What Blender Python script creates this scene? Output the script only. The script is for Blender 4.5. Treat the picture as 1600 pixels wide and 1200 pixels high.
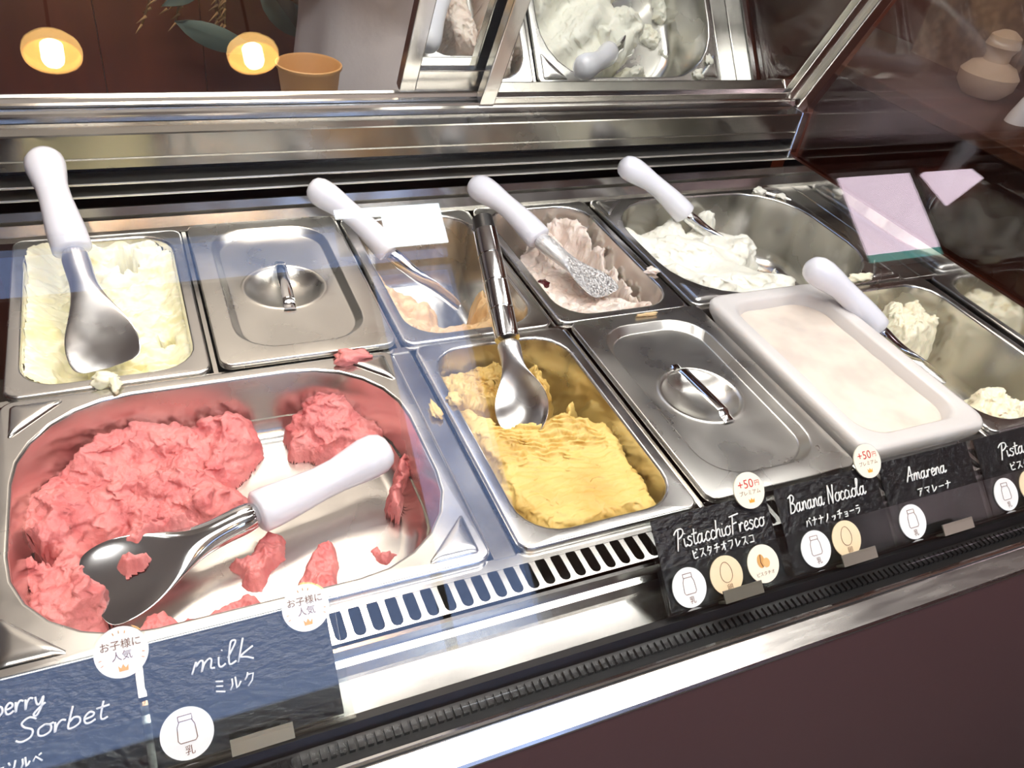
import bpy, bmesh, math, random
import numpy as np
from mathutils import Vector, Matrix

for o in list(bpy.data.objects):
    bpy.data.objects.remove(o)
SC = bpy.context.scene
COL = SC.collection

# ------------------------------------------------------------------ camera
cam_d = bpy.data.cameras.new('camera'); cam_d.sensor_width = 36.0
cam_d.lens = 36.0 * 1280.15 / 1600.0; cam_d.clip_start = 0.01
cam = bpy.data.objects.new('camera', cam_d); COL.objects.link(cam)
_r = Vector((0.91164445, -0.39029388, 0.12874423)); _u = Vector((0.14857842, 0.60506489, 0.78218983))
_f = Vector((0.38318252, 0.6939504, -0.6095933))
M = Matrix((( _r.x, _u.x, -_f.x, 0.12438), (_r.y, _u.y, -_f.y, -0.61282), (_r.z, _u.z, -_f.z, 0.46627), (0, 0, 0, 1)))
cam.matrix_world = M
SC.camera = cam

# ------------------------------------------------------------------ world, view
world = bpy.data.worlds.new('sky'); SC.world = world; world.use_nodes = True
bg = world.node_tree.nodes['Background']
bg.inputs[0].default_value = (0.40, 0.56, 1.0, 1); bg.inputs[1].default_value = 3.0
SC.view_settings.view_transform = 'Standard'; SC.view_settings.look = 'None'
SC.view_settings.gamma = 1.0; SC.view_settings.use_curve_mapping = False
SC.view_settings.exposure = 0.26
SC.cycles.use_denoising = True
SC.cycles.max_bounces = 8; SC.cycles.transparent_max_bounces = 16
SC.cycles.caustics_reflective = True; SC.cycles.sample_clamp_indirect = 6.0

def area_light(name, loc, rot, sx, sy, power, col):
    d = bpy.data.lights.new(name, 'AREA'); d.shape = 'RECTANGLE'; d.size = sx; d.size_y = sy
    d.energy = power; d.color = col
    o = bpy.data.objects.new(name, d); COL.objects.link(o); o.location = loc; o.rotation_euler = rot
    return o
# LED strip under the canopy of the case, added fill lights above shop and staff side, daylight at the shop window
area_light('case_strip_light', (0.52, 0.02, 0.565), (math.radians(-8), 0, 0), 1.05, 0.05, 1.7, (0.97, 0.985, 1.0))
area_light('shop_fill_light', (0.6, -1.0, 1.675), (0, 0, 0), 1.9, 0.5, 36, (1.0, 0.99, 0.97))  # added fill, wide enough to whiten the steel and front trim
area_light('back_fill_light', (0.3, 0.75, 1.66), (0, 0, 0), 0.5, 0.3, 16, (1.0, 0.86, 0.72))  # added warm fill that brightens the wall and smock behind the case
_p = area_light('window_portal', (0.125, -2.61, 0.67), (math.radians(90), 0, 0), 2.25, 1.74, 1, (1, 1, 1)); _p.data.cycles.is_portal = True

# ------------------------------------------------------------------ helpers
def lin(c):
    return tuple((v / 12.92 if v <= 0.04045 else ((v + 0.055) / 1.055) ** 2.4) for v in [x / 255.0 for x in c]) + (1.0,)

def mat(name, col, rough=0.5, metal=0.0, spec=0.5, sss=0.0, sss_r=(0.01, 0.006, 0.004), bump=None, var=None, emit=None, coat=0.0, trans=0.0, stretch=(1, 1, 1), rvar=0.0):
    m = bpy.data.materials.new(name); m.use_nodes = True
    nt = m.node_tree; p = nt.nodes['Principled BSDF']
    p.inputs['Base Color'].default_value = lin(col); p.inputs['Roughness'].default_value = rough
    p.inputs['Metallic'].default_value = metal; p.inputs['Specular IOR Level'].default_value = spec
    if sss:
        p.inputs['Subsurface Weight'].default_value = sss; p.inputs['Subsurface Radius'].default_value = sss_r
        p.inputs['Subsurface Scale'].default_value = 1.0
    if coat: p.inputs['Coat Weight'].default_value = coat; p.inputs['Coat Roughness'].default_value = 0.08
    if trans: p.inputs['Transmission Weight'].default_value = trans
    tc = nt.nodes.new('ShaderNodeTexCoord'); mp = nt.nodes.new('ShaderNodeMapping')
    mp.inputs['Scale'].default_value = stretch
    nt.links.new(tc.outputs['Object'], mp.inputs['Vector'])
    if var:   # (second colour, noise scale, low, high)
        n = nt.nodes.new('ShaderNodeTexNoise'); n.inputs['Scale'].default_value = var[1]; n.inputs['Detail'].default_value = 6
        nt.links.new(mp.outputs[0], n.inputs['Vector'])
        r = nt.nodes.new('ShaderNodeMapRange'); r.inputs['From Min'].default_value = var[2]; r.inputs['From Max'].default_value = var[3]
        nt.links.new(n.outputs['Fac'], r.inputs['Value'])
        mx = nt.nodes.new('ShaderNodeMix'); mx.data_type = 'RGBA'
        mx.inputs['A'].default_value = lin(col); mx.inputs['B'].default_value = lin(var[0])
        nt.links.new(r.outputs[0], mx.inputs['Factor']); nt.links.new(mx.outputs['Result'], p.inputs['Base Color'])
    if rvar:
        n = nt.nodes.new('ShaderNodeTexNoise'); n.inputs['Scale'].default_value = 14; n.inputs['Detail'].default_value = 5
        nt.links.new(mp.outputs[0], n.inputs['Vector'])
        r = nt.nodes.new('ShaderNodeMapRange'); r.inputs['From Min'].default_value = .3; r.inputs['From Max'].default_value = .7
        r.inputs['To Min'].default_value = rough - rvar; r.inputs['To Max'].default_value = rough + rvar
        nt.links.new(n.outputs['Fac'], r.inputs['Value']); nt.links.new(r.outputs[0], p.inputs['Roughness'])
    if bump:  # (scale, strength, distance)
        n = nt.nodes.new('ShaderNodeTexNoise'); n.inputs['Scale'].default_value = bump[0]; n.inputs['Detail'].default_value = 5
        nt.links.new(mp.outputs[0], n.inputs['Vector'])
        b = nt.nodes.new('ShaderNodeBump'); b.inputs['Strength'].default_value = bump[1]; b.inputs['Distance'].default_value = bump[2]
        nt.links.new(n.outputs['Fac'], b.inputs['Height']); nt.links.new(b.outputs[0], p.inputs['Normal'])
    if emit:
        p.inputs['Emission Color'].default_value = lin(emit[0]); p.inputs['Emission Strength'].default_value = emit[1]
    return m

def glass_mat(name, tint=(1, 1, 1), f0=0.04, rough=0.0):
    m = bpy.data.materials.new(name); m.use_nodes = True; nt = m.node_tree; nt.nodes.clear()
    out = nt.nodes.new('ShaderNodeOutputMaterial'); mix = nt.nodes.new('ShaderNodeMixShader')
    tr = nt.nodes.new('ShaderNodeBsdfTransparent'); tr.inputs[0].default_value = tint + (1,)
    gl = nt.nodes.new('ShaderNodeBsdfGlossy'); gl.inputs['Roughness'].default_value = rough
    ge = nt.nodes.new('ShaderNodeNewGeometry'); dt = nt.nodes.new('ShaderNodeVectorMath'); dt.operation = 'DOT_PRODUCT'
    nt.links.new(ge.outputs['Normal'], dt.inputs[0]); nt.links.new(ge.outputs['Incoming'], dt.inputs[1])
    def mth(op, a, b):
        n = nt.nodes.new('ShaderNodeMath'); n.operation = op
        for i, v in enumerate((a, b)):
            if v is None: continue
            if isinstance(v, (int, float)): n.inputs[i].default_value = v
            else: nt.links.new(v, n.inputs[i])
        return n.outputs[0]
    c = mth('ABSOLUTE', dt.outputs['Value'], None); k = mth('SUBTRACT', 1.0, c); k5 = mth('POWER', k, 5.0)
    f = mth('ADD', mth('MULTIPLY', k5, 1 - f0), f0)
    nt.links.new(f, mix.inputs[0]); nt.links.new(tr.outputs[0], mix.inputs[1]); nt.links.new(gl.outputs[0], mix.inputs[2])
    nt.links.new(mix.outputs[0], out.inputs[0])
    return m

def emit_mat(name, col, s):
    return mat(name, col, 0.6, emit=(col, s))

MT = {}
MT['steel'] = mat('brushed_steel', (205, 202, 196), 0.20, 1.0, bump=(60, 0.04, 0.001), rvar=0.06)
MT['pan'] = mat('pan_steel', (208, 206, 202), 0.24, 1.0, bump=(25, 0.05, 0.001), rvar=0.07)
MT['lid'] = mat('lid_steel', (206, 204, 198), 0.30, 1.0, bump=(18, 0.05, 0.001), rvar=0.08)
MT['polish'] = mat('polished_steel', (222, 222, 222), 0.09, 1.0, bump=(40, 0.05, 0.001))
MT['trim'] = mat('front_trim_steel', (214, 208, 200), 0.26, 1.0, bump=(30, 0.05, 0.001), stretch=(1, 8, 8), rvar=0.06)
MT['duct'] = mat('duct_steel', (150, 147, 140), 0.22, 1.0, bump=(30, 0.05, 0.001), rvar=0.08)
MT['frost'] = mat('frosted_steel', (226, 226, 226), 0.24, 1.0, var=((236, 236, 234), 40, .45, .6), bump=(90, .12, .001), rvar=0.16)
MT['icy'] = mat('icy_steel', (236, 234, 232), 0.34, 1.0, rvar=0.10)
_n = MT['icy'].node_tree; _b = _n.nodes['Principled BSDF']; _t = _n.nodes.new('ShaderNodeTexNoise'); _t.inputs['Scale'].default_value = 40; _t.inputs['Roughness'].default_value = .4; _m = _n.nodes.new('ShaderNodeMapRange'); _m.inputs['From Min'].default_value = .36; _m.inputs['From Max'].default_value = .66; _m.inputs['To Min'].default_value = 1.0; _m.inputs['To Max'].default_value = 0.0
_n.links.new(_t.outputs['Fac'], _m.inputs['Value']); _n.links.new(_m.outputs[0], _b.inputs['Metallic'])
MT['dark'] = mat('dark_cavity', (14, 13, 13), 0.55)
MT['slat'] = mat('slat_metal', (222, 220, 214), 0.38, 1.0)
MT['rubber'] = mat('black_rubber', (24, 24, 24), 0.38)
MT['brown'] = mat('brown_front_panel', (118, 84, 84), 0.32, 0.35, bump=(40, 0.03, 0.001), stretch=(1, 1, 14))
MT['white'] = mat('white_plastic_handle', (232, 232, 240), 0.22, sss=0.12, sss_r=(.004, .004, .005), coat=0.3)
MT['tub'] = mat('milky_plastic', (214, 210, 208), 0.32, sss=0.25, sss_r=(.01, .009, .008))
MT['blackcard'] = mat('black_card', (22, 22, 23), 0.24, bump=(150, 0.9, 0.003), stretch=(1, 2.2, 1))
MT['chalk'] = mat('white_pen', (236, 236, 232), 0.7)
MT['paper'] = mat('sticker_paper', (242, 242, 240), 0.45)
MT['paper_cream'] = mat('sticker_cream', (250, 240, 218), 0.45)
MT['paper_beige'] = mat('sticker_beige', (244, 220, 182), 0.45)
MT['ink'] = mat('brown_ink', (120, 78, 60), 0.7)
MT['inkred'] = mat('red_ink', (205, 52, 52), 0.7)
MT['inkgold'] = mat('gold_ink', (236, 168, 60), 0.6)
MT['nut'] = mat('nut_print', (214, 160, 92), 0.6)
MT['glass'] = glass_mat('clear_glass')
MT['sideglass'] = glass_mat('side_glass', (0.72, 0.70, 0.70), 0.05)
MT['acrylic'] = glass_mat('acrylic', (0.95, 0.97, 0.97), 0.05)
MT['mirror'] = mat('mirror_glass', (224, 226, 222), 0.015, 1.0)
MT['clip'] = mat('grey_clip', (150, 146, 130), 0.3, 0.8)
MT['wall'] = mat('dark_brown_wall', (112, 54, 32), 0.6, var=((84, 40, 26), 3.0, .35, .65), stretch=(4, 4, .6))
MT['floor'] = mat('grey_floor', (88, 82, 76), 0.5, var=((70, 66, 62), 5, .4, .6))
MT['ceil'] = mat('ceiling_paint', (226, 220, 210), 0.8)
MT['wood'] = mat('shelf_wood', (98, 62, 44), 0.5, var=((76, 46, 32), 6, .35, .65), stretch=(1, 8, 8))
MT['kraft'] = mat('kraft_paper', (206, 158, 98), 0.6, bump=(90, 0.1, 0.001))
MT['cloth'] = mat('white_cotton', (216, 208, 206), 0.85, bump=(14, 0.4, 0.01))
MT['skin'] = mat('skin', (205, 150, 125), 0.5, sss=0.1)
MT['hair'] = mat('black_hair', (24, 20, 18), 0.5)
MT['leaf'] = mat('eucalyptus_leaf', (92, 112, 104), 0.6)
MT['straw'] = mat('dried_straw', (150, 118, 78), 0.8)

def set_meta(o, label=None, cat=None, group=None, kind=None):
    if label: o['label'] = label
    if cat: o['category'] = cat
    if group: o['group'] = group
    if kind: o['kind'] = kind
    return o

def empty(name, loc, label, cat, group=None):
    o = bpy.data.objects.new(name, None); COL.objects.link(o); o.location = loc
    o.empty_display_size = 0.02
    return set_meta(o, label, cat, group)

def mesh_obj(name, V, F, m, parent=None, smooth=True, origin=None):
    V = np.asarray(V, dtype=float).reshape(-1, 3)
    if origin is None:
        if parent is not None:
            p = parent; org = np.zeros(3)
            while p is not None: org += np.array(p.location); p = p.parent
        else:
            org = np.array([(V[:, 0].min() + V[:, 0].max()) / 2, (V[:, 1].min() + V[:, 1].max()) / 2, V[:, 2].min()])
    else: org = np.array(origin)
    me = bpy.data.meshes.new(name); me.from_pydata([tuple(v) for v in (V - org)], [], [tuple(f) for f in F]); me.update()
    if smooth: me.polygons.foreach_set('use_smooth', [True] * len(me.polygons))
    me.materials.append(m)
    o = bpy.data.objects.new(name, me); COL.objects.link(o)
    if parent is not None: o.parent = parent
    else: o.location = org
    return o

def fix(o, ang=40):
    bm = bmesh.new(); bm.from_mesh(o.data); bmesh.ops.recalc_face_normals(bm, faces=bm.faces)
    a = math.radians(ang)
    for e in bm.edges:
        if len(e.link_faces) == 2 and e.calc_face_angle(0) > a: e.smooth = False
    bm.to_mesh(o.data); bm.free()
    return o

def box_vf(x0, x1, y0, y1, z0, z1):
    V = [(x0, y0, z0), (x1, y0, z0), (x1, y1, z0), (x0, y1, z0), (x0, y0, z1), (x1, y0, z1), (x1, y1, z1), (x0, y1, z1)]
    F = [(0, 3, 2, 1), (4, 5, 6, 7), (0, 1, 5, 4), (1, 2, 6, 5), (2, 3, 7, 6), (3, 0, 4, 7)]
    return V, F
def box(name, x0, x1, y0, y1, z0, z1, m, parent=None, bevel=0.0):
    V, F = box_vf(x0, x1, y0, y1, z0, z1)
    o = mesh_obj(name, V, F, m, parent, smooth=False)
    if bevel:
        b = o.modifiers.new('bevel', 'BEVEL'); b.width = bevel; b.segments = 2
    return o

def prism_x(name, prof, x0, x1, m, parent=None):
    """profile of (y,z) points extruded along x"""
    n = len(prof); V = [(x0, y, z) for y, z in prof] + [(x1, y, z) for y, z in prof]
    F = [(i, (i + 1) % n, n + (i + 1) % n, n + i) for i in range(n)] + [tuple(range(n))[::-1], tuple(range(n, 2 * n))]
    return fix(mesh_obj(name, V, F, m, parent, smooth=False), 20)

def rr(x0, x1, y0, y1, r, n=7):
    pts = []
    for cx, cy, a0 in ((x1 - r, y1 - r, 0), (x0 + r, y1 - r, 90), (x0 + r, y0 + r, 180), (x1 - r, y0 + r, 270)):
        for i in range(n):
            a = math.radians(a0 + 90 * i / (n - 1)); pts.append((cx + r * math.cos(a), cy + r * math.sin(a)))
    return pts
def loft(name, loops, m, parent=None, cap0=False, cap1=False, closed=True, smooth=True, ang=50):
    n = len(loops[0]); V = [p for l in loops for p in l]; F = []
    for k in range(len(loops) - 1):
        for i in range(n if closed else n - 1):
            j = (i + 1) % n; F.append((k * n + i, k * n + j, (k + 1) * n + j, (k + 1) * n + i))
    if cap0: F.append(tuple(range(n))[::-1])
    if cap1: F.append(tuple(range((len(loops) - 1) * n, len(loops) * n)))
    o = fix(mesh_obj(name, V, F, m, parent, smooth), ang)
    if smooth:
        w = o.modifiers.new('wn', 'WEIGHTED_NORMAL'); w.keep_sharp = True; w.weight = 80
    return o

def tube_vf(path, radii, n=12, flat=None, up=None):
    """tube along a path; radii one or per point (rw, rt)"""
    P = [Vector(p) for p in path]; V = []; F = []
    ref = Vector(up) if up is not None else None
    prev = None
    for k, p in enumerate(P):
        t = (P[min(k + 1, len(P) - 1)] - P[max(k - 1, 0)])
        if t.length < 1e-9: t = Vector((0, 0, 1))
        t.normalize()
        if ref is not None: b = ref - t * ref.dot(t)
        elif prev is not None: b = prev - t * prev.dot(t)
        else:
            b = Vector((0, 0, 1)) - t * t.z
            if b.length < 0.1: b = Vector((1, 0, 0)) - t * t.x
        b.normalize(); prev = b; w = t.cross(b)
        r = radii[k] if hasattr(radii, '__len__') else radii
        rw, rt = r if hasattr(r, '__len__') else (r, r)
        for i in range(n):
            a = 2 * math.pi * i / n
            V.append(p + w * (rw * math.cos(a)) + b * (rt * math.sin(a)))
    for k in range(len(P) - 1):
        for i in range(n):
            j = (i + 1) % n; F.append((k * n + i, k * n + j, (k + 1) * n + j, (k + 1) * n + i))
    F.append(tuple(range(n))[::-1]); F.append(tuple(range((len(P) - 1) * n, len(P) * n)))
    return [tuple(v) for v in V], F
def tube(name, path, radii, m, parent=None, n=12, up=None, ang=50):
    V, F = tube_vf(path, radii, n, up=up)
    return fix(mesh_obj(name, V, F, m, parent), ang)
def merge(parts):
    V = []; F = []
    for v, f in parts:
        o = len(V); V += list(v); F += [tuple(i + o for i in q) for q in f]
    return V, F
def lathe_vf(prof, c, n=32):
    V = []; F = []
    for r, z in prof:
        for i in range(n):
            a = 2 * math.pi * i / n; V.append((c[0] + r * math.cos(a), c[1] + r * math.sin(a), c[2] + z))
    for k in range(len(prof) - 1):
        for i in range(n):
            j = (i + 1) % n; F.append((k * n + i, k * n + j, (k + 1) * n + j, (k + 1) * n + i))
    return V, F

# numpy noise
def vnoise(x, y, seed):
    rs = np.random.RandomState(seed); T = rs.rand(64, 64) * 2 - 1
    xi = np.floor(x).astype(int); yi = np.floor(y).astype(int); fx = x - xi; fy = y - yi
    fx = fx * fx * fx * (fx * (fx * 6 - 15) + 10); fy = fy * fy * fy * (fy * (fy * 6 - 15) + 10)
    a = T[xi % 64, yi % 64]; b = T[(xi + 1) % 64, yi % 64]; c = T[xi % 64, (yi + 1) % 64]; d = T[(xi + 1) % 64, (yi + 1) % 64]
    return (a * (1 - fx) + b * fx) * (1 - fy) + (c * (1 - fx) + d * fx) * fy
def fbm(x, y, wl, octv, seed, gain=0.5):
    s = 0; amp = 1; tot = 0
    for k in range(octv):
        th = 0.6 + k * 1.1; xr = x * math.cos(th) - y * math.sin(th); yr = x * math.sin(th) + y * math.cos(th)
        s = s + amp * vnoise(xr / wl + 17.3 * k + 31, yr / wl + 9.1 * k + 37, seed + k); tot += amp; amp *= gain; wl *= 0.5
    return s / tot
def ridged(x, y, wl, octv, seed):
    s = 0; amp = 1; tot = 0
    for k in range(octv):
        th = 0.3 + k * 0.9; xr = x * math.cos(th) - y * math.sin(th); yr = x * math.sin(th) + y * math.cos(th)
        s = s + amp * (1 - 2 * np.abs(vnoise(xr / wl + 5 * k + 40, yr / wl + 7 * k + 40, seed + k))); tot += amp; amp *= 0.5; wl *= 0.5
    return s / tot
def sdf(poly, X, Y):
    """signed distance, positive inside"""
    d = np.full(X.shape, 1e9); ins = np.zeros(X.shape, bool); n = len(poly)
    for i in range(n):
        ax, ay = poly[i]; bx, by = poly[(i + 1) % n]
        ex, ey = bx - ax, by - ay; L = ex * ex + ey * ey + 1e-12
        t = np.clip(((X - ax) * ex + (Y - ay) * ey) / L, 0, 1)
        d = np.minimum(d, np.hypot(X - ax - t * ex, Y - ay - t * ey))
        c = ((ay > Y) != (by > Y)) & (X < (bx - ax) * (Y - ay) / (by - ay + 1e-12) + ax)
        ins ^= c
    return np.where(ins, d, -d)
def sst(t):
    t = np.clip(t, 0, 1); return t * t * (3 - 2 * t)
def grid_obj(name, X, Y, Z, keep, m, parent=None):
    ny, nx = X.shape
    idx = np.arange(nx * ny).reshape(ny, nx)
    q = keep[:-1, :-1] & keep[1:, :-1] & keep[:-1, 1:] & keep[1:, 1:]
    a = idx[:-1, :-1][q]; b = idx[:-1, 1:][q]; c = idx[1:, 1:][q]; d = idx[1:, :-1][q]
    faces = np.stack([a, b, c, d], 1)
    used = np.unique(faces); rem = np.full(nx * ny, -1); rem[used] = np.arange(len(used))
    V = np.stack([X.ravel(), Y.ravel(), Z.ravel()], 1)[used]; Fc = rem[faces]
    org = np.array([(V[:, 0].min() + V[:, 0].max()) / 2, (V[:, 1].min() + V[:, 1].max()) / 2, V[:, 2].min()])
    V = V - org
    me = bpy.data.meshes.new(name); me.vertices.add(len(V)); me.vertices.foreach_set('co', V.ravel())
    me.loops.add(Fc.size); me.loops.foreach_set('vertex_index', Fc.ravel().astype(np.int32))
    me.polygons.add(len(Fc)); me.polygons.foreach_set('loop_start', np.arange(0, Fc.size, 4, dtype=np.int32))
    me.update(calc_edges=True); me.validate()
    me.polygons.foreach_set('use_smooth', [True] * len(me.polygons))
    me.materials.append(m); o = bpy.data.objects.new(name, me); COL.objects.link(o); o.location = org
    return o

# ------------------------------------------------------------------ the room
ZF, ZC = -0.92, 1.72
def struct(o): o['kind'] = 'structure'; return o
struct(box('floor', -2.2, 4.8, -2.7, 1.4, ZF - 0.05, ZF, MT['floor']))
struct(box('ceiling', -2.2, 4.8, -2.7, 1.4, ZC, ZC + 0.05, MT['ceil']))
wb = struct(box('wall_back', -2.2, 4.8, 1.3, 1.4, ZF, ZC, mat('pale_wall_paint', (206, 205, 202), .8)))
for i in range(22):
    px_ = -1.3 + i * 0.2; box('plank', px_ + .0004, px_ + .1996, 1.288, 1.301, ZF, 0.32, MT['wall'], wb, .002)
box('plank_cap', -1.35, 3.15, 1.27, 1.301, 0.32, 0.345, MT['wall'], wb, .003)
struct(box('wall_left', -2.25, -2.15, -2.7, 1.4, ZF, ZC, MT['wall']))
struct(box('wall_right', 4.7, 4.8, -2.7, 1.4, ZF, ZC, MT['wall']))
# front wall with the shop window: x -1.0..1.25 , z -0.2..1.54
V, F = merge([box_vf(-2.2, -1.0, -2.7, -2.6, ZF, ZC), box_vf(1.25, 4.8, -2.7, -2.6, ZF, ZC),
              box_vf(-1.0, 1.25, -2.7, -2.6, 1.54, ZC), box_vf(-1.0, 1.25, -2.7, -2.6, ZF, -0.15)])
struct(mesh_obj('wall_front', V, F, MT['wall'], smooth=False))
win = bpy.data.objects.new('window_1', None); COL.objects.link(win); win.location = (0.12, -2.65, -0.15); struct(win)
parts = [box_vf(-1.0, -0.96, -2.67, -2.62, -0.15, 1.54), box_vf(1.21, 1.25, -2.67, -2.62, -0.15, 1.54),
         box_vf(-1.0, 1.25, -2.67, -2.62, 1.50, 1.54), box_vf(-1.0, 1.25, -2.67, -2.62, -0.15, -0.11)]
parts.append(box_vf(0.86, 0.89, -2.67, -2.62, -0.15, 1.54)); parts.append(box_vf(-1.0, 1.25, -2.67, -2.62, 1.30, 1.33))
V, F = merge(parts); mesh_obj('window_frame', V, F, MT['slat'], win, smooth=False)
box('pane', -0.98, 1.23, -2.652, -2.646, -0.13, 1.52, MT['glass'], win)
bl = empty('window_blocker', (-0.07, -2.63, 0.17), 'unseen added blind drawn across the shop window', 'blocker')  # unseen sheet added to cut the window reflection over the strawberry pan
V = []; F = []; nb = 40
for i in range(nb + 1):
    xb = -0.99 + 1.85 * i / nb; yb = -2.605 + .004 * math.sin(i * 1.3); V += [(xb, yb, 0.17), (xb, yb, 1.31)]
F = [(2 * i, 2 * i + 2, 2 * i + 3, 2 * i + 1) for i in range(nb)]
o = mesh_obj('fabric', V, F, mat('blocker_fabric', (118, 118, 120), .9), bl); o.modifiers.new('sol', 'SOLIDIFY').thickness = .002
tube('bottom_bar', [(-0.99, -2.605, 0.17), (0.86, -2.605, 0.17)], .010, MT['slat'], bl)
fr = empty('fill_light_frame', (0.6, -1.0, 1.68), 'long white frame round the fill light added above the customer side', 'lamp')  # frame built round the added fill light
V, F = merge([box_vf(-0.37, 1.57, -1.27, -1.25, 1.67, ZC), box_vf(-0.37, 1.57, -0.75, -0.73, 1.67, ZC), box_vf(-0.37, -0.35, -1.25, -0.75, 1.67, ZC), box_vf(1.55, 1.57, -1.25, -0.75, 1.67, ZC)])
mesh_obj('frame', V, F, MT['ceil'], fr, smooth=False)
# glowing panels added at the shop front to show in the front glass
sg = empty('glow_panel', (1.0, -2.56, 1.36), 'white glowing sign panel at the shop window head', 'emitter')  # glowing stand-in for the bright sky, added to reflect in the front glass
box('housing', 0.78, 1.22, -2.60, -2.575, 1.36, 1.55, MT['slat'], sg)
box('lit_face', 0.965, 1.205, -2.575, -2.57, 1.37, 1.54, emit_mat('glow_white', (235, 245, 255), 16), sg)
box('lit_strip', 0.79, 0.965, -2.575, -2.57, 1.505, 1.54, emit_mat('glow_white2', (235, 245, 255), 14), sg)
sg = empty('glow_panel', (3.5, -2.56, 1.1), 'large pink glowing panel with teal lower band added for its reflection', 'emitter')
box('housing', 3.24, 3.80, -2.60, -2.575, 1.05, 1.56, MT['slat'], sg)
box('lit_face', 3.28, 3.76, -2.575, -2.57, 1.11, 1.53, emit_mat('glow_pink', (250, 226, 242), 8.5), sg)
box('lit_band', 3.28, 3.76, -2.575, -2.57, 1.07, 1.108, emit_mat('glow_teal', (110, 200, 190), 3.5), sg)
sg = empty('glow_panel', (4.05, -2.56, 1.33), 'small pink glowing panel cut off at an angle, added for its reflection', 'emitter')
V = [(3.87, -2.57, 1.53), (4.22, -2.57, 1.53), (4.28, -2.57, 1.47), (3.96, -2.57, 1.34)]
V += [(x, -2.60, z) for x, y, z in V]
mesh_obj('lit_face', V, [(0, 1, 2, 3), (7, 6, 5, 4), (0, 4, 5, 1), (1, 5, 6, 2), (2, 6, 7, 3), (3, 7, 4, 0)], emit_mat('glow_pink2', (250, 226, 242), 8), sg, smooth=False)
# pendant lamps in front of the case
shade_m = mat('lamp_shade', (250, 200, 130), 0.5, emit=((255, 200, 120), 9))
bulb_m = emit_mat('lamp_bulb', (255, 232, 190), 60)
for k, (lx, ly) in enumerate(((-0.003, -1.58), (0.44, -1.585))):
    L = empty('pendant_lamp', (lx, ly, 1.42), ('pendant lamp with round amber shade reflected near the top left corner', 'pendant lamp with round amber shade reflected above the paper cup')[k], 'lamp', 'pendant lamps over the customer side')
    V, F = lathe_vf([(0.012, .032), (0.045, .028), (0.06, .012), (0.063, .0), (0.061, -.014), (0.058, -.012), (0.058, .006), (0.04, .022), (0.012, .026)], (lx, ly, 1.45))
    fix(mesh_obj('lamp_shade', V, F, shade_m, L))
    V, F = lathe_vf([(0.001, -.03), (0.02, -.03), (0.024, -.02), (0.024, .015), (0.012, .026), (0.001, .026)], (lx, ly, 1.45))
    fix(mesh_obj('bulb', V, F, bulb_m, L))
    tube('cord', [(lx, ly, 1.478), (lx, ly, ZC)], 0.004, MT['rubber'], L, n=8)
# case light housing under the canopy
cl = empty('case_light', (0.52, 0.02, 0.575), 'white strip light housing above the gelato pans', 'lamp')
box('housing', -0.02, 1.06, -0.015, 0.055, 0.575, 0.60, MT['slat'], cl, 0.003)
box('diffuser', -0.01, 1.05, -0.008, 0.048, 0.568, 0.576, emit_mat('strip_diffuser', (255, 246, 232), 4), cl)
# view to the right: shelf on a side wall
sw = box('partition', 1.72, 1.76, -0.5, 1.3, ZF, ZC, MT['wall']); set_meta(sw, 'dark brown partition beside the right end of the case', 'partition')
sh = box('wall_shelf', 1.40, 1.72, 0.10, 0.95, 0.045, 0.07, MT['wood'], bevel=0.003); set_meta(sh, 'brown wooden shelf seen through the right end glass', 'shelf')
pn = box('stone_panel', 1.655, 1.675, 0.44, 0.68, 0.07, 0.36, mat('speckled', (150, 122, 98), 0.7, var=((112, 88, 70), 60, .4, .6))); set_meta(pn, 'speckled beige panel leaning on the brown shelf', 'panel')
V, F = lathe_vf([(0.001, 0), (.035, .002), (.05, .02), (.052, .04), (.04, .055), (.022, .062), (.022, .075), (.03, .088), (.026, .105), (.012, .114), (.001, .116)], (1.58, 0.43, 0.07))
o = fix(mesh_obj('ornament', V, F, mat('ornament_cream', (214, 190, 160), 0.6))); set_meta(o, 'cream rounded ornament on the brown shelf', 'ornament')
V, F = lathe_vf([(0.001, 0), (.018, 0), (.016, .012), (.004, .05), (.0005, .056)], (1.52, 0.30, 0.07), 14)
o = fix(mesh_obj('paper_cone', V, F, MT['paper'])); set_meta(o, 'small white cone on the brown shelf', 'cone')

# ------------------------------------------------------------------ staff side
wt = box('worktop', -0.15, 1.05, 0.345, 0.54, 0.02, 0.045, MT['steel']); set_meta(wt, 'steel worktop behind the sliding doors carrying the paper cup', 'worktop')
V, F = lathe_vf([(.001, 0), (.030, 0), (.0305, .002), (.0385, .070), (.0410, .072), (.0412, .0755), (.0395, .0765), (.0375, .074), (.030, .006), (.001, .005)], (0.346, 0.445, 0.0455), 40)
o = fix(mesh_obj('paper_cup', V, F, MT['kraft']), 60); set_meta(o, 'brown kraft paper cup standing behind the steel sill', 'cup')
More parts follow.
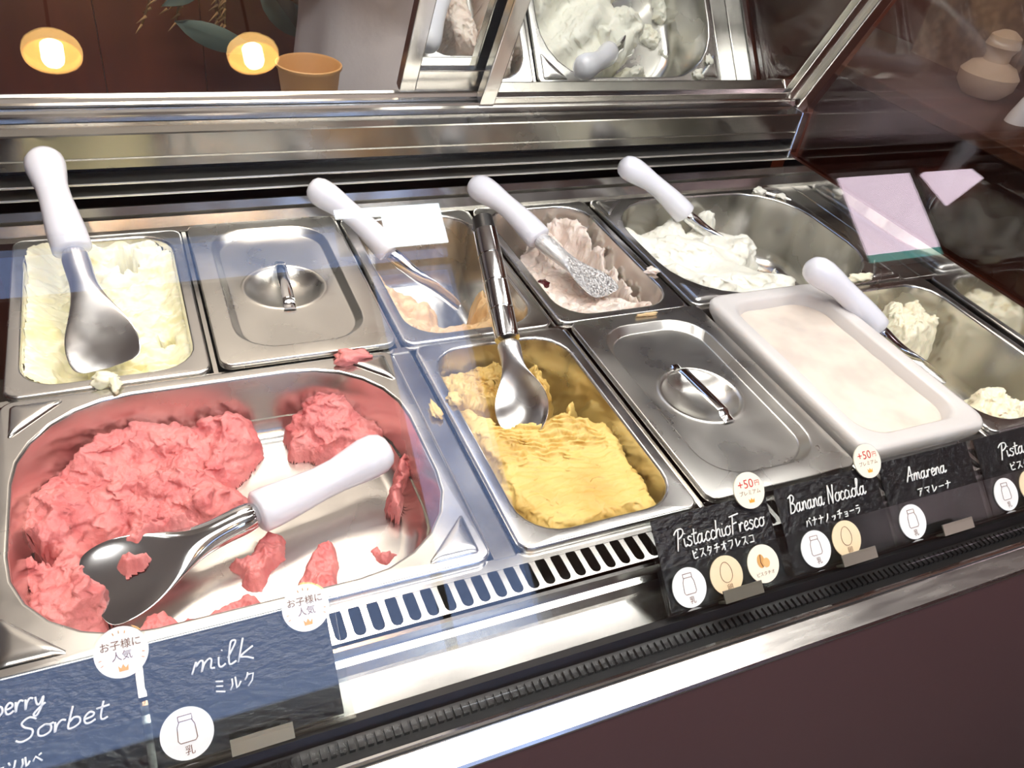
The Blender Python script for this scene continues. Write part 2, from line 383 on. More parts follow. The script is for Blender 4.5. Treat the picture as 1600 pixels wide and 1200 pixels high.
# person in white smock behind the counter
PX, PY = 0.63, 0.98
per = empty('person', (PX, PY, ZF), 'person in a white smock standing behind the case', 'person')
def skin_mesh(name, pts, edges, m, parent, root=0):
    me = bpy.data.meshes.new(name); me.from_pydata([p[:3] for p in pts], edges, []); me.materials.append(m)
    o = bpy.data.objects.new(name, me); COL.objects.link(o); o.parent = parent
    md = o.modifiers.new('skin', 'SKIN'); md.use_smooth_shade = True
    for i, p in enumerate(pts):
        sv = me.skin_vertices[0].data[i]; r = p[3]; sv.radius = r if isinstance(r, tuple) else (r, r); sv.use_root = (i == root)
    s = o.modifiers.new('sub', 'SUBSURF'); s.levels = 1; s.render_levels = 2
    return o
bp = [(0, 0, .92, (.15, .10)), (0, 0, 1.1, (.13, .09)), (0, 0, 1.3, (.16, .10)), (0, 0, 1.42, (.08, .07)), (0, -.01, 1.48, (.05, .05)), (0, -.02, 1.56, (.075, .085)), (0, -.02, 1.66, (.07, .08)),
      (.17, 0, 1.38, .055), (.23, -.03, 1.12, .042), (.14, -.22, 1.08, .032), (.08, -.27, 1.08, .028),
      (-.17, 0, 1.38, .055), (-.23, -.03, 1.12, .042), (-.12, -.2, 1.10, .032), (-.05, -.25, 1.10, .028),
      (.09, 0, .85, .085), (.095, -.01, .48, .06), (.1, .01, .09, .042), (.1, -.1, .03, .035),
      (-.09, 0, .85, .085), (-.095, -.01, .48, .06), (-.1, .01, .09, .042), (-.1, -.1, .03, .035)]
be = [(0, 1), (1, 2), (2, 3), (3, 4), (4, 5), (5, 6), (2, 7), (7, 8), (8, 9), (9, 10), (2, 11), (11, 12), (12, 13), (13, 14), (0, 15), (15, 16), (16, 17), (17, 18), (0, 19), (19, 20), (20, 21), (21, 22)]
for s, w in ((1, 10), (-1, 14)):           # five short finger chains per hand
    bx_, by_, bz_ = bp[w][:3]
    for k in range(4):
        i = len(bp); bp += [(bx_ - s * (.028 + .004 * k), by_ - .03 + .016 * k, bz_ + .004, .009), (bx_ - s * (.058 - .004 * abs(k - 1.3)), by_ - .034 + .018 * k, bz_ - .012, .0075)]
        be += [(w, i), (i, i + 1)]
    i = len(bp); bp += [(bx_ - s * .01, by_ - .036, bz_ + .016, .010), (bx_ - s * .03, by_ - .052, bz_ + .012, .008)]; be += [(w, i), (i, i + 1)]
skin_mesh('body', bp, be, MT['skin'], per)
# smock lofted around the trunk, with hanging folds
loops = []
for z, rx, ry in ((.55, .215, .165), (.7, .205, .155), (.85, .198, .148), (.95, .185, .135), (1.05, .178, .13), (1.2, .19, .13), (1.35, .195, .125), (1.43, .13, .1), (1.47, .075, .075)):
    lp = []
    for i in range(48):
        a = 2 * math.pi * i / 48; w = max(0, 1.25 - z) * 0.018 * math.sin(a * 9 + 1.5 * math.sin(z * 5))
        lp.append((PX + (rx + w) * math.cos(a), PY + (ry + w) * math.sin(a), ZF + z))
    loops.append(lp)
loft('smock', loops, MT['cloth'], per)
for s in (1, -1):
    pth = [(PX + s * .16, PY, ZF + 1.40), (PX + s * .235, PY - .02, ZF + 1.24), (PX + s * .235, PY - .035, ZF + 1.10), (PX + s * .19, PY - .12, ZF + 1.085)]
    tube('sleeve', pth, [.07, .066, .064, .058], MT['cloth'], per, n=16)
V, F = lathe_vf([(.001, .125), (.06, .115), (.088, .07), (.09, .02), (.082, -.03), (.07, -.02), (.001, -.02)], (PX, PY - 0.005, ZF + 1.63), 24)
fix(mesh_obj('hair', V, F, MT['hair'], per))
# dried bouquet hanging from the back wall
bq = empty('dried_bouquet', (0.30, 1.2, 0.1), 'dried bouquet of straw stems and grey green leaves hanging behind the counter', 'bouquet')
random.seed(4); prts = []
for k in range(26):
    x1 = 0.16 + 0.36 * random.random(); z1 = -0.05 + 0.12 * random.random()
    prts.append(tube_vf([(0.42, 1.22, 0.45), (0.36 + .3 * (x1 - .36), 1.2, 0.22), (x1, 1.16 + .06 * random.random(), z1)], 0.0022, 6))
    for j in range(6):
        t = j / 6; q = (x1 + (0.36 - x1) * t * .35, 1.17, z1 + (0.22 - z1) * t * .35)
        prts.append(tube_vf([q, (q[0] - .02 + .01 * random.random(), 1.15 + .03 * random.random(), q[2] - .012)], [.003, .0006], 5))
V, F = merge(prts); mesh_obj('straw_stems', V, F, MT['straw'], bq)
def leaf(name, a, b, wd, parent):
    a = Vector(a); b = Vector(b); t = b - a; side = t.cross(Vector((0, 1, 0))).normalized(); V = []; F = []
    N = 9
    for i in range(N):
        u = i / (N - 1); h = wd * math.sin(math.pi * u ** .8) ; c = a + t * u + Vector((0, -.01 * math.sin(math.pi * u), 0))
        for w_, dy in ((-1, -.006), (0, 0.004), (1, -.006)): V.append(tuple(c + side * h * w_ + Vector((0, dy, 0))))
    for i in range(N - 1):
        for j in range(2): F.append((i * 3 + j, i * 3 + j + 1, i * 3 + j + 4, i * 3 + j + 3))
    o = mesh_obj(name, V, F, MT['leaf'], parent); s = o.modifiers.new('sol', 'SOLIDIFY'); s.thickness = .001
leaf('leaf', (0.24, 1.15, -0.03), (0.40, 1.14, -0.085), .024, bq)
leaf('leaf', (0.40, 1.16, 0.02), (0.52, 1.14, -0.06), .03, bq)
leaf('leaf', (0.30, 1.16, 0.04), (0.22, 1.14, 0.0), .016, bq)
V = [(0.40, 1.14, 0.06), (0.47, 1.12, -0.04), (0.56, 1.14, -0.02), (0.50, 1.16, 0.10)]
o = mesh_obj('clear_wrap', V, [(0, 1, 2, 3)], glass_mat('cellophane', (.8, .8, .8), .12, .15), bq); o.modifiers.new('sol', 'SOLIDIFY').thickness = .001

# ------------------------------------------------------------------ the display case
XL, XR = -0.02, 1.035
case = empty('gelato_display_case', (0.5, 0.0, ZF), 'refrigerated steel gelato display case with tilted front glass and mirrored sliding doors', 'display case')
# pan well: dark floor under the pans and steel flanges
box('well_floor', XL, XR, -0.30, 0.30, -0.16, -0.15, MT['dark'], case)
box('front_support', XL, XR, -0.276, -0.266, -0.15, -0.006, MT['steel'], case)
box('middle_support', XL, XR, -0.0055, 0.0015, -0.15, -0.004, MT['steel'], case)
for x in (0.3245, 0.5085, 0.6785, 0.8485): box('divider_bar', x, x + (0.019 if x < .4 else .006), -0.268, -0.005, -0.03, -0.004 if x > .4 else -0.0055, MT['steel'], case, .0015)
for x in (0.1635, 0.333, 0.5025, 0.672): box('divider_bar', x, x + .004, 0.002, 0.268, -0.03, -0.006, MT['steel'], case)
prism_x('back_splash', [(0.270, -0.15), (0.270, -0.006), (0.282, -0.006), (0.288, 0.004), (0.294, 0.006), (0.297, 0.0145), (0.300, 0.0145), (0.302, -0.15)], XL, XR, MT['steel'], case)
# air louvre with slats
box('louvre_cavity', XL, XR, 0.325, 0.33, 0.0, 0.075, MT['dark'], case)
for z in (0.0275, 0.0418): box('slat', XL, XR, 0.294, 0.324, z, z + 0.0028, MT['slat'], case, .0009)
# upper box with folded lip and the door rails
prism_x('air_duct_box', [(0.3005, 0.060), (0.297, 0.060), (0.2965, 0.0695), (0.2985, 0.0705), (0.2955, 0.0962), (0.297, 0.0975), (0.318, 0.1010), (0.318, 0.060)], XL, XR - .002, MT['duct'], case)
prism_x('front_rail', [(0.3205, 0.092), (0.3195, 0.0985), (0.3195, 0.108), (0.322, 0.110), (0.334, 0.1105), (0.334, 0.09)], XL, XR, MT['steel'], case)
prism_x('rear_rail', [(0.336, 0.09), (0.336, 0.1135), (0.339, 0.1150), (0.354, 0.1155), (0.356, 0.118), (0.358, 0.118), (0.358, 0.09)], XL, XR, MT['steel'], case)
box('duct_back', XL, XR, 0.330, 0.345, -0.15, 0.095, MT['dark'], case)
box('end_ledge', 1.004, XR, 0.0, 0.270, -0.03, -0.004, MT['steel'], case, .002)
# right end: steel liner, cap and end glass
prism_x('end_liner', [(-0.33, -0.15), (-0.33, 0.0365), (0.30, 0.0345), (0.30, -0.15)], 1.035, 1.042, MT['polish'], case)
box('end_cap', XR - .002, 1.062, 0.2955, 0.335, 0.030, 0.100, MT['polish'], case, .002)
TD = math.radians(25)
def door_pt(x, s, off=0.0):    # point on the tilted door plane, s metres up the slope; off = distance behind
    return (x, 0.325 - s * math.sin(TD) + off * math.cos(TD), 0.1115 + s * math.cos(TD) + off * math.sin(TD))
def door_box(name, x0, x1, s0, s1, o0, o1, m, parent, bev=0.0):
    V = [door_pt(x, s, o) for s in (s0, s1) for o in (o0, o1) for x in (x0, x1)]
    F = [(0, 1, 3, 2), (4, 6, 7, 5), (0, 4, 5, 1), (2, 3, 7, 6), (0, 2, 6, 4), (1, 5, 7, 3)]
    o = fix(mesh_obj(name, V, F, m, parent, smooth=False), 10)
    if bev:
        b = o.modifiers.new('bevel', 'BEVEL'); b.width = bev; b.segments = 2
    return o
door_box('end_post', 1.040, 1.062, -0.01, 0.44, -0.012, 0.012, MT['steel'], case, .002)
door_box('end_post_trim', 1.030, 1.041, 0.0, 0.44, -0.004, 0.02, MT['slat'], case, .001)
# sliding doors: steel frames round mirror glass
for nm, x0, x1, off, rail in (('front_door', 0.530, 1.032, 0.0, 0.012), ('rear_door', 0.432, 0.93, 0.022, 0.034)):
    d = bpy.data.objects.new('sliding_door', None); COL.objects.link(d); d.parent = case
    d.location = Vector(door_pt((x0 + x1) / 2, 0, off)) - Vector(case.location)
    door_box('stile', x0, x0 + .020, 0.001, 0.44, off - .004, off + .012, MT['steel'], d, .0015)
    door_box('stile', x1 - .016, x1, 0.001, 0.44, off - .004, off + .012, MT['steel'], d, .0015)
    door_box('bottom_rail', x0 + .020, x1 - .016, 0.001, rail, off - .003, off + .012, MT['steel'], d, .001)
    door_box('mirror_pane', x0 + .020, x1 - .016, rail, 0.44, off + .002, off + .006, MT['mirror'], d)
# end glass, polygon in the plane x = 1.046
ge = [(-0.33, 0.036), (0.29, 0.036), (0.29, 0.11), (0.12, 0.50), (-0.05, 0.53), (-0.34, 0.02)]
V = [(1.046, y, z) for y, z in ge] + [(1.052, y, z) for y, z in ge]; n = len(ge)
F = [tuple(range(n)), tuple(range(2 * n - 1, n - 1, -1))] + [(i, n + i, n + (i + 1) % n, (i + 1) % n) for i in range(n)]
mesh_obj('end_glass', V, F, MT['sideglass'], case, smooth=False)
# front: perforated grille, apron, ledge, gasket and trim
def grille():
    V = []; F = []; y0, y1, zt = -0.3035, -0.2695, -0.0065; pitch = 0.0128; n = int((XR - XL) / pitch)
    S = 6
    for k in range(n):
        xa = XL + k * pitch; xb = xa + pitch; cx = (xa + xb) / 2; hw = 0.0042; ya, yb = y0 + 0.0045 + hw, y1 - 0.004 - hw
        inner = [(cx + hw * math.cos(math.pi * i / (S - 1)), yb + hw * math.sin(math.pi * i / (S - 1))) for i in range(S)] + \
                [(cx + hw * math.cos(math.pi + math.pi * i / (S - 1)), ya + hw * math.sin(math.pi + math.pi * i / (S - 1))) for i in range(S)]
        outer = [(xb, yb), (xb, y1), (xb - pitch * .35, y1), (xa + pitch * .35, y1), (xa, y1), (xa, yb), (xa, ya), (xa, y0), (xa + pitch * .35, y0), (xb - pitch * .35, y0), (xb, y0), (xb, ya)]
        b = len(V)
        V += [(x, y, zt) for x, y in outer] + [(x, y, zt) for x, y in inner] + [(x, y, zt - .003) for x, y in inner]
        m = 12
        for i in range(m):
            j = (i + 1) % m
            F.append((b + i, b + j, b + m + j, b + m + i)); F.append((b + m + i, b + m + j, b + 2 * m + j, b + 2 * m + i))
    return V, F
V, F = grille(); fix(mesh_obj('air_grille', V, F, MT['steel'], case, smooth=False), 20)
box('grille_duct', XL, XR, -0.300, -0.277, -0.15, -0.045, MT['dark'], case)
prism_x('front_apron', [(-0.3035, -0.0065), (-0.3055, -0.008), (-0.3065, -0.0165), (-0.311, -0.0185), (-0.312, -0.0285), (-0.340, -0.0315), (-0.340, -0.06), (-0.3005, -0.06), (-0.3005, -0.0065)], XL - .2, XR + .1, MT['steel'], case)
prism_x('glass_channel', [(-0.338, -0.034), (-0.340, -0.027), (-0.346, -0.026), (-0.350, -0.033), (-0.372, -0.035), (-0.372, -0.08), (-0.338, -0.08)], XL - .2, XR + .3, MT['rubber'], case)
prts = []
for k in range(210):
    x = XL - .1 + k * 0.0058; prts.append(box_vf(x, x + .0036, -0.3605, -0.3530, -0.0345, -0.0305))
V, F = merge(prts); o = mesh_obj('ribbed_gasket', V, F, MT['rubber'], case, smooth=False)
prism_x('trim_line', [(-0.3665, -0.036), (-0.3675, -0.0315), (-0.3695, -0.031), (-0.3705, -0.036)], XL - .2, XR + .3, MT['polish'], case)
prism_x('front_trim', [(-0.3710, -0.0350), (-0.3725, -0.0340), (-0.3875, -0.0410), (-0.3890, -0.0432), (-0.3885, -0.0465), (-0.3710, -0.0510)], XL - .3, XR + .4, MT['trim'], case)
box('front_panel', XL - .3, XR + .4, -0.386, -0.34, ZF + .08, -0.0465, MT['brown'], case)
box('plinth', XL - .2, XR + .3, -0.34, 0.30, ZF, ZF + .08, MT['dark'], case)
# tilted front glass
TG = math.radians(28)
def gl(x, s, off): return (x, -0.357 + s * math.sin(TG) - off * math.cos(TG), -0.031 + s * math.cos(TG) + off * math.sin(TG))
V = [gl(x, s, o) for s in (0, 0.68) for o in (0, 0.006) for x in (XL - .25, 1.40)]
mesh_obj('front_glass', V, [(0, 1, 3, 2), (4, 6, 7, 5), (0, 4, 5, 1), (2, 3, 7, 6), (0, 2, 6, 4), (1, 5, 7, 3)], MT['glass'], case, smooth=False)

# ------------------------------------------------------------------ pans
def pan_geom(x0, y0, w, d, depth, rin, fl=0.012):
    x1, y1 = x0 + w, y0 + d; L = []
    def lp(ins, r, z): return [(x, y, z) for x, y in rr(x0 + ins, x1 - ins, y0 + ins, y1 - ins, r)]
    L.append(lp(0.0006, .011, -.0075)); L.append(lp(0.0, .0115, -.0065)); L.append(lp(0.0, .0115, -.002)); L.append(lp(.0008, .011, -.0006)); L.append(lp(.0025, .010, 0.0))
    L.append(lp(fl - .0025, rin + .002, 0.0)); L.append(lp(fl - .0008, rin + .001, -.0006)); L.append(lp(fl + .0004, rin, -.0025))
    for t in (0.25, .5, .75): L.append(lp(fl + .0004 + t * .006, rin, -depth * t))
    fi = 0.018
    for a in (0, 30, 60, 90):
        a = math.radians(a); L.append(lp(fl + .006 + fi * (1 - math.cos(a)), max(rin - .4 * fi * (1 - math.cos(a)), .008), -depth + fi * (1 - math.sin(a))))
    return L
PANS = {}
def make_pan(key, x0, y0, w, d, depth, rin, label, pads=False, fl=0.012):
    PANS[key] = (x0, y0, w, d, depth, rin, fl)
    L = pan_geom(x0, y0, w, d, depth, rin, fl)
    if not pads:
        o = loft('food_pan', L, MT['pan'], None, cap1=True, ang=60); set_meta(o, label, 'food pan', 'steel gelato pans'); return o
    root = empty('food_pan', (x0 + w / 2, y0 + d / 2, -depth), label, 'food pan', 'steel gelato pans')
    loft('shell', L, MT['pan'], root, cap1=True, ang=60)
    for sx in (0, 1):
        for sy in (0, 1):
            cx = x0 + .008 if sx == 0 else x0 + w - .008; cy = y0 + .008 if sy == 0 else y0 + d - .008
            ex = 1 if sx == 0 else -1; ey = 1 if sy == 0 else -1; lg = 0.040
            tri = [(cx, cy), (cx + ex * lg, cy), (cx, cy + ey * lg)]
            def ring(k, z):
                g = (sum(p[0] for p in tri) / 3, sum(p[1] for p in tri) / 3); out = []
                for i in range(3):
                    p = tri[i]; q = tri[(i + 1) % 3]; pr = tri[(i - 1) % 3]
                    for t in (0.16, 0.06):
                        out.append((g[0] + (p[0] + (pr[0] - p[0]) * t - g[0]) * k, g[1] + (p[1] + (pr[1] - p[1]) * t - g[1]) * k, z))
                    for t in (0.06, 0.16):
                        out.append((g[0] + (p[0] + (q[0] - p[0]) * t - g[0]) * k, g[1] + (p[1] + (q[1] - p[1]) * t - g[1]) * k, z))
                return out
            loft('corner_pad', [ring(1.0, 0.0002), ring(.93, .0016), ring(.72, .0028), ring(.3, .0030)], MT['pan'], root, cap1=True, ang=70)
    return root
BW, BD, P_ = 0.162, 0.265, 0.1695
make_pan('A', 0.0, 0.0, BW, BD, 0.100, 0.032, 'steel pan of pale yellow milk gelato at the far left of the back row')
make_pan('C', 2 * P_, 0.0, BW, BD, 0.100, 0.036, 'half empty steel pan of beige gelato between the lidded pan and cherry gelato pan')
make_pan('D', 3 * P_, 0.0, BW, BD, 0.100, 0.036, 'steel pan of pinkish white cherry gelato beside the wide pan of white gelato')
make_pan('E', 4 * P_, 0.0, 0.325, BD, 0.100, 0.085, 'wide steel pan of soft white gelato at the right of the back row', pads=True)
make_pan('S', -0.002, -0.269, 0.325, BD, 0.065, 0.085, 'wide steel pan of pink strawberry sorbet at the front left', pads=True)
make_pan('Y', 0.3455, -0.269, BW, BD, 0.080, 0.034, 'steel pan of mustard yellow pistachio gelato in the front row')
make_pan('R', 0.8555, -0.269, BW + .012, BD, 0.095, 0.036, 'nearly empty steel pan with chocolate flecked gelato at the far right of the front row')

# lids
def make_lid(x0, y0, z, label, rot):
    cx, cy = x0 + BW / 2, y0 + BD / 2
    root = empty('pan_lid', (cx, cy, z - .006), label, 'lid', 'steel pan lids')
    x1, y1 = x0 + BW, y0 + BD; n = 9
    ca = math.atan2(BD, BW); ANG = sorted(set([2 * math.pi * i / 72 for i in range(72)] + [(q + (j - 6) * .012) % (2 * math.pi) for q in (ca, math.pi - ca, math.pi + ca, -ca) for j in range(13)]))
    def lp(ins, r, zz, ix=None):
        poly = rr(x0 + ins, x1 - ins, y0 + ins, y1 - ins, r, n); out = []
        for a in ANG:
            dx, dy = math.cos(a), math.sin(a); best = 0
            for i in range(len(poly)):
                ax_, ay_ = poly[i][0] - cx, poly[i][1] - cy; bx_, by_ = poly[(i + 1) % len(poly)][0] - cx, poly[(i + 1) % len(poly)][1] - cy
                den = dx * (by_ - ay_) - dy * (bx_ - ax_)
                if abs(den) < 1e-12: continue
                t = (ax_ * (by_ - ay_) - ay_ * (bx_ - ax_)) / den; u = (ax_ * dy - ay_ * dx) / den
                if t > 0 and -1e-6 <= u <= 1 + 1e-6: best = max(best, t)
            out.append((cx + dx * best, cy + dy * best, z + zz))
        return out
    ip = 0.021
    L = [lp(0, .011, -.006), lp(0, .011, -.0012), lp(.0012, .0105, 0), lp(ip - .003, .040, 0.0), lp(ip - .001, .039, -.0008), lp(ip + .004, .036, -.0075), lp(ip + .006, .035, -.0085)]
    N = len(L[0])
    # dish: circle loops sampled with matching angular order
    R0 = 0.043
    ang = ANG
    for r, zz in ((R0 + .002, -.0085), (R0, -.0072), (R0 - .003, -.0072), (R0 - .006, -.0095), (R0 * .7, -.0165), (R0 * .4, -.0200), (R0 * .12, -.0212)):
        L.append([(cx + r * math.cos(a), cy + r * math.sin(a), z + zz) for a in ang])
    loft('plate', L, MT['lid'], root, cap1=True, ang=75)
    c, s = math.cos(rot), math.sin(rot)
    def pt(u, v, zz): return (cx + u * c - v * s, cy + u * s + v * c, z + zz)
    hw = 0.0058; prof = [(-.045, -.0062), (-.0375, -.0060), (-.0365, -.0055), (-.033, -.0024), (-.031, -.0020), (.031, -.0020), (.033, -.0024), (.0365, -.0055), (.0375, -.0060), (.045, -.0062)]
    V = []; F = []
    for v, zz in prof:
        V += [pt(-hw, v, zz), pt(-hw * .55, v, zz + .0014), pt(hw * .55, v, zz + .0014), pt(hw, v, zz), pt(hw, v, zz - .0012), pt(-hw, v, zz - .0012)]
    for k in range(len(prof) - 1):
        for i in range(6): F.append((k * 6 + i, k * 6 + (i + 1) % 6, (k + 1) * 6 + (i + 1) % 6, (k + 1) * 6 + i))
    F += [tuple(range(6)), tuple(range((len(prof) - 1) * 6, len(prof) * 6))[::-1]]
    fix(mesh_obj('handle', V, F, MT['polish'], root), 45)
make_lid(P_, 0.0, 0.004, 'steel pan lid with sunken grip in the back row beside the milk gelato', math.radians(-4))
make_lid(0.5155, -0.269, 0.004, 'steel pan lid with sunken grip in the front row between pistachio gelato and white tub', math.radians(4))

# white plastic tub
TX0, TX1, TY0, TY1 = 0.684, 0.846, -0.268, -0.004
tub = empty('plastic_tub', ((TX0 + TX1) / 2, (TY0 + TY1) / 2, -0.10), 'milky white plastic tub in the front row next to the steel lid', 'tub')
def tl(ins, r, z): return [(x, y, z) for x, y in rr(TX0 + ins, TX1 - ins, TY0 + ins, TY1 - ins, r)]
loft('body', [tl(.012, .02, -.095), tl(.008, .02, -.01), tl(.001, .018, .002), tl(0, .018, .010), tl(.002, .018, .014), tl(.006, .02, .0155), tl(.016, .026, .0150), tl(.020, .028, .012), tl(.023, .030, -.004), tl(.030, .03, -.09)], MT['tub'], tub, cap0=True, cap1=True, ang=80)
x = np.arange(TX0 + .018, TX1 - .018, .0015); y = np.arange(TY0 + .018, TY1 - .018, .0015); X, Y = np.meshgrid(x, y)
Z = 0.0015 + 0.0012 * fbm(X, Y, .03, 4, 60)
keep = sdf(rr(TX0 + .0195, TX1 - .0195, TY0 + .0195, TY1 - .0195, .028), X, Y) > -.002
g = grid_obj('frozen_gelato', X, Y, Z, keep, mat('cream_frozen', (226, 213, 200), .5, var=((208, 196, 186), 22, .42, .62), sss=.15, bump=(90, .15, .001)))
set_meta(g, 'smooth cream coloured gelato filling the white plastic tub', 'gelato', 'gelato in the pans')

# ------------------------------------------------------------------ gelato
PL = {
'S_main':[(0.005,-0.064),(0.018,-0.050),(0.041,-0.037),(0.066,-0.019),(0.090,-0.012),(0.102,-0.012),(0.139,-0.012),(0.165,-0.014),(0.192,-0.026),(0.192,-0.053),(0.176,-0.076),(0.153,-0.088),(0.174,-0.101),(0.171,-0.118),(0.140,-0.131),(0.098,-0.126),(0.073,-0.126),(0.058,-0.125),(0.057,-0.144),(0.064,-0.171),(0.067,-0.196),(0.055,-0.206),(0.043,-0.213),(0.027,-0.219),(0.012,-0.203),(0.004,-0.166),(0.004,-0.117)],
'S_hole':[(0.014,-0.128),(0.027,-0.141),(0.029,-0.154),(0.020,-0.157),(0.012,-0.143)],
'S_lump':[(0.218,-0.037),(0.233,-0.016),(0.254,-0.010),(0.272,-0.010),(0.292,-0.012),(0.306,-0.018),(0.314,-0.035),(0.316,-0.066),(0.298,-0.074),(0.270,-0.080),(0.239,-0.076),(0.217,-0.061)],
'S_wall':[(0.312,-0.078),(0.315,-0.103),(0.303,-0.133),(0.286,-0.161),(0.278,-0.154),(0.289,-0.129),(0.301,-0.108)],
's1':[(0.147,-0.169),(0.161,-0.165),(0.179,-0.144),(0.193,-0.150),(0.190,-0.174),(0.177,-0.184),(0.167,-0.202),(0.156,-0.195),(0.154,-0.180)],
's2':[(0.194,-0.199),(0.205,-0.181),(0.217,-0.169),(0.229,-0.172),(0.226,-0.193),(0.222,-0.221),(0.209,-0.229),(0.192,-0.221)],
's3':[(0.254,-0.184),(0.263,-0.180),(0.266,-0.190),(0.276,-0.194),(0.264,-0.203),(0.255,-0.196)],
's4':[(0.284,-0.205),(0.293,-0.201),(0.295,-0.213),(0.283,-0.217)],
's5':[(0.072,-0.222),(0.084,-0.203),(0.099,-0.199),(0.108,-0.215),(0.117,-0.207),(0.113,-0.218),(0.103,-0.230),(0.087,-0.235),(0.073,-0.233)],
's6':[(0.118,-0.219),(0.138,-0.207),(0.155,-0.203),(0.166,-0.211),(0.160,-0.226),(0.143,-0.234),(0.119,-0.232)],
'Y_main':[(0.360,-0.060),(0.380,-0.075),(0.391,-0.089),(0.403,-0.106),(0.441,-0.111),(0.454,-0.105),(0.474,-0.091),(0.488,-0.083),(0.490,-0.095),(0.471,-0.119),(0.490,-0.129),(0.497,-0.125),(0.500,-0.135),(0.500,-0.192),(0.493,-0.247),(0.482,-0.256),(0.386,-0.256),(0.366,-0.245),(0.359,-0.207),(0.358,-0.127)],
'Y_back':[(0.359,-0.020),(0.365,-0.016),(0.400,-0.014),(0.436,-0.016),(0.442,-0.038),(0.425,-0.091),(0.390,-0.080),(0.362,-0.070)],
'Y_lump':[(0.455,-0.020),(0.478,-0.016),(0.486,-0.030),(0.484,-0.055),(0.474,-0.075),(0.456,-0.078),(0.448,-0.050)],
'C_main':[(0.355,0.240),(0.372,0.207),(0.385,0.179),(0.400,0.156),(0.422,0.141),(0.435,0.111),(0.448,0.108),(0.462,0.128),(0.470,0.145),(0.484,0.142),(0.486,0.120),(0.487,0.090),(0.486,0.030),(0.470,0.013),(0.372,0.013),(0.354,0.030),(0.352,0.173)],
'D_main':[(0.525,0.180),(0.555,0.200),(0.575,0.230),(0.600,0.248),(0.618,0.240),(0.620,0.200),(0.616,0.160),(0.618,0.120),(0.632,0.095),(0.655,0.070),(0.658,0.030),(0.640,0.013),(0.545,0.013),(0.522,0.030),(0.521,0.120)],
'D_ridge':[(0.580,0.252),(0.630,0.252),(0.652,0.240),(0.659,0.200),(0.659,0.120),(0.655,0.060),(0.640,0.086),(0.644,0.120),(0.640,0.165),(0.634,0.200),(0.622,0.225),(0.600,0.238)],
'E_main':[(0.692,0.200),(0.700,0.232),(0.735,0.250),(0.780,0.252),(0.812,0.245),(0.820,0.222),(0.832,0.205),(0.855,0.195),(0.868,0.155),(0.854,0.117),(0.879,0.100),(0.899,0.070),(0.885,0.030),(0.860,0.013),(0.770,0.013),(0.720,0.030),(0.696,0.070),(0.690,0.130)],
'E_lump':[(0.838,0.240),(0.850,0.253),(0.875,0.250),(0.893,0.253),(0.890,0.235),(0.870,0.215),(0.845,0.222)],
'E_bit1':[(0.930,0.155),(0.955,0.172),(0.968,0.155),(0.950,0.125),(0.930,0.128)],
'E_bit2':[(0.955,0.120),(0.975,0.128),(0.985,0.110),(0.975,0.075),(0.962,0.080),(0.965,0.105)],
'E_bit3':[(0.962,0.180),(0.975,0.186),(0.970,0.168),(0.960,0.166)],
'R_back':[(0.945,-0.017),(0.992,-0.016),(1.013,-0.035),(1.011,-0.075),(0.986,-0.090),(0.937,-0.100),(0.915,-0.088),(0.922,-0.050)],
'R_front':[(0.930,-0.176),(0.980,-0.172),(0.992,-0.205),(0.985,-0.245),(0.920,-0.252),(0.908,-0.215)],
'R_left':[(0.872,-0.040),(0.892,-0.050),(0.888,-0.110),(0.905,-0.160),(0.912,-0.200),(0.895,-0.215),(0.874,-0.160),(0.870,-0.080)],
}
def dil(k):
    r = k.copy(); r[1:] |= k[:-1]; r[:-1] |= k[1:]; r[:, 1:] |= k[:, :-1]; r[:, :-1] |= k[:, 1:]; return r
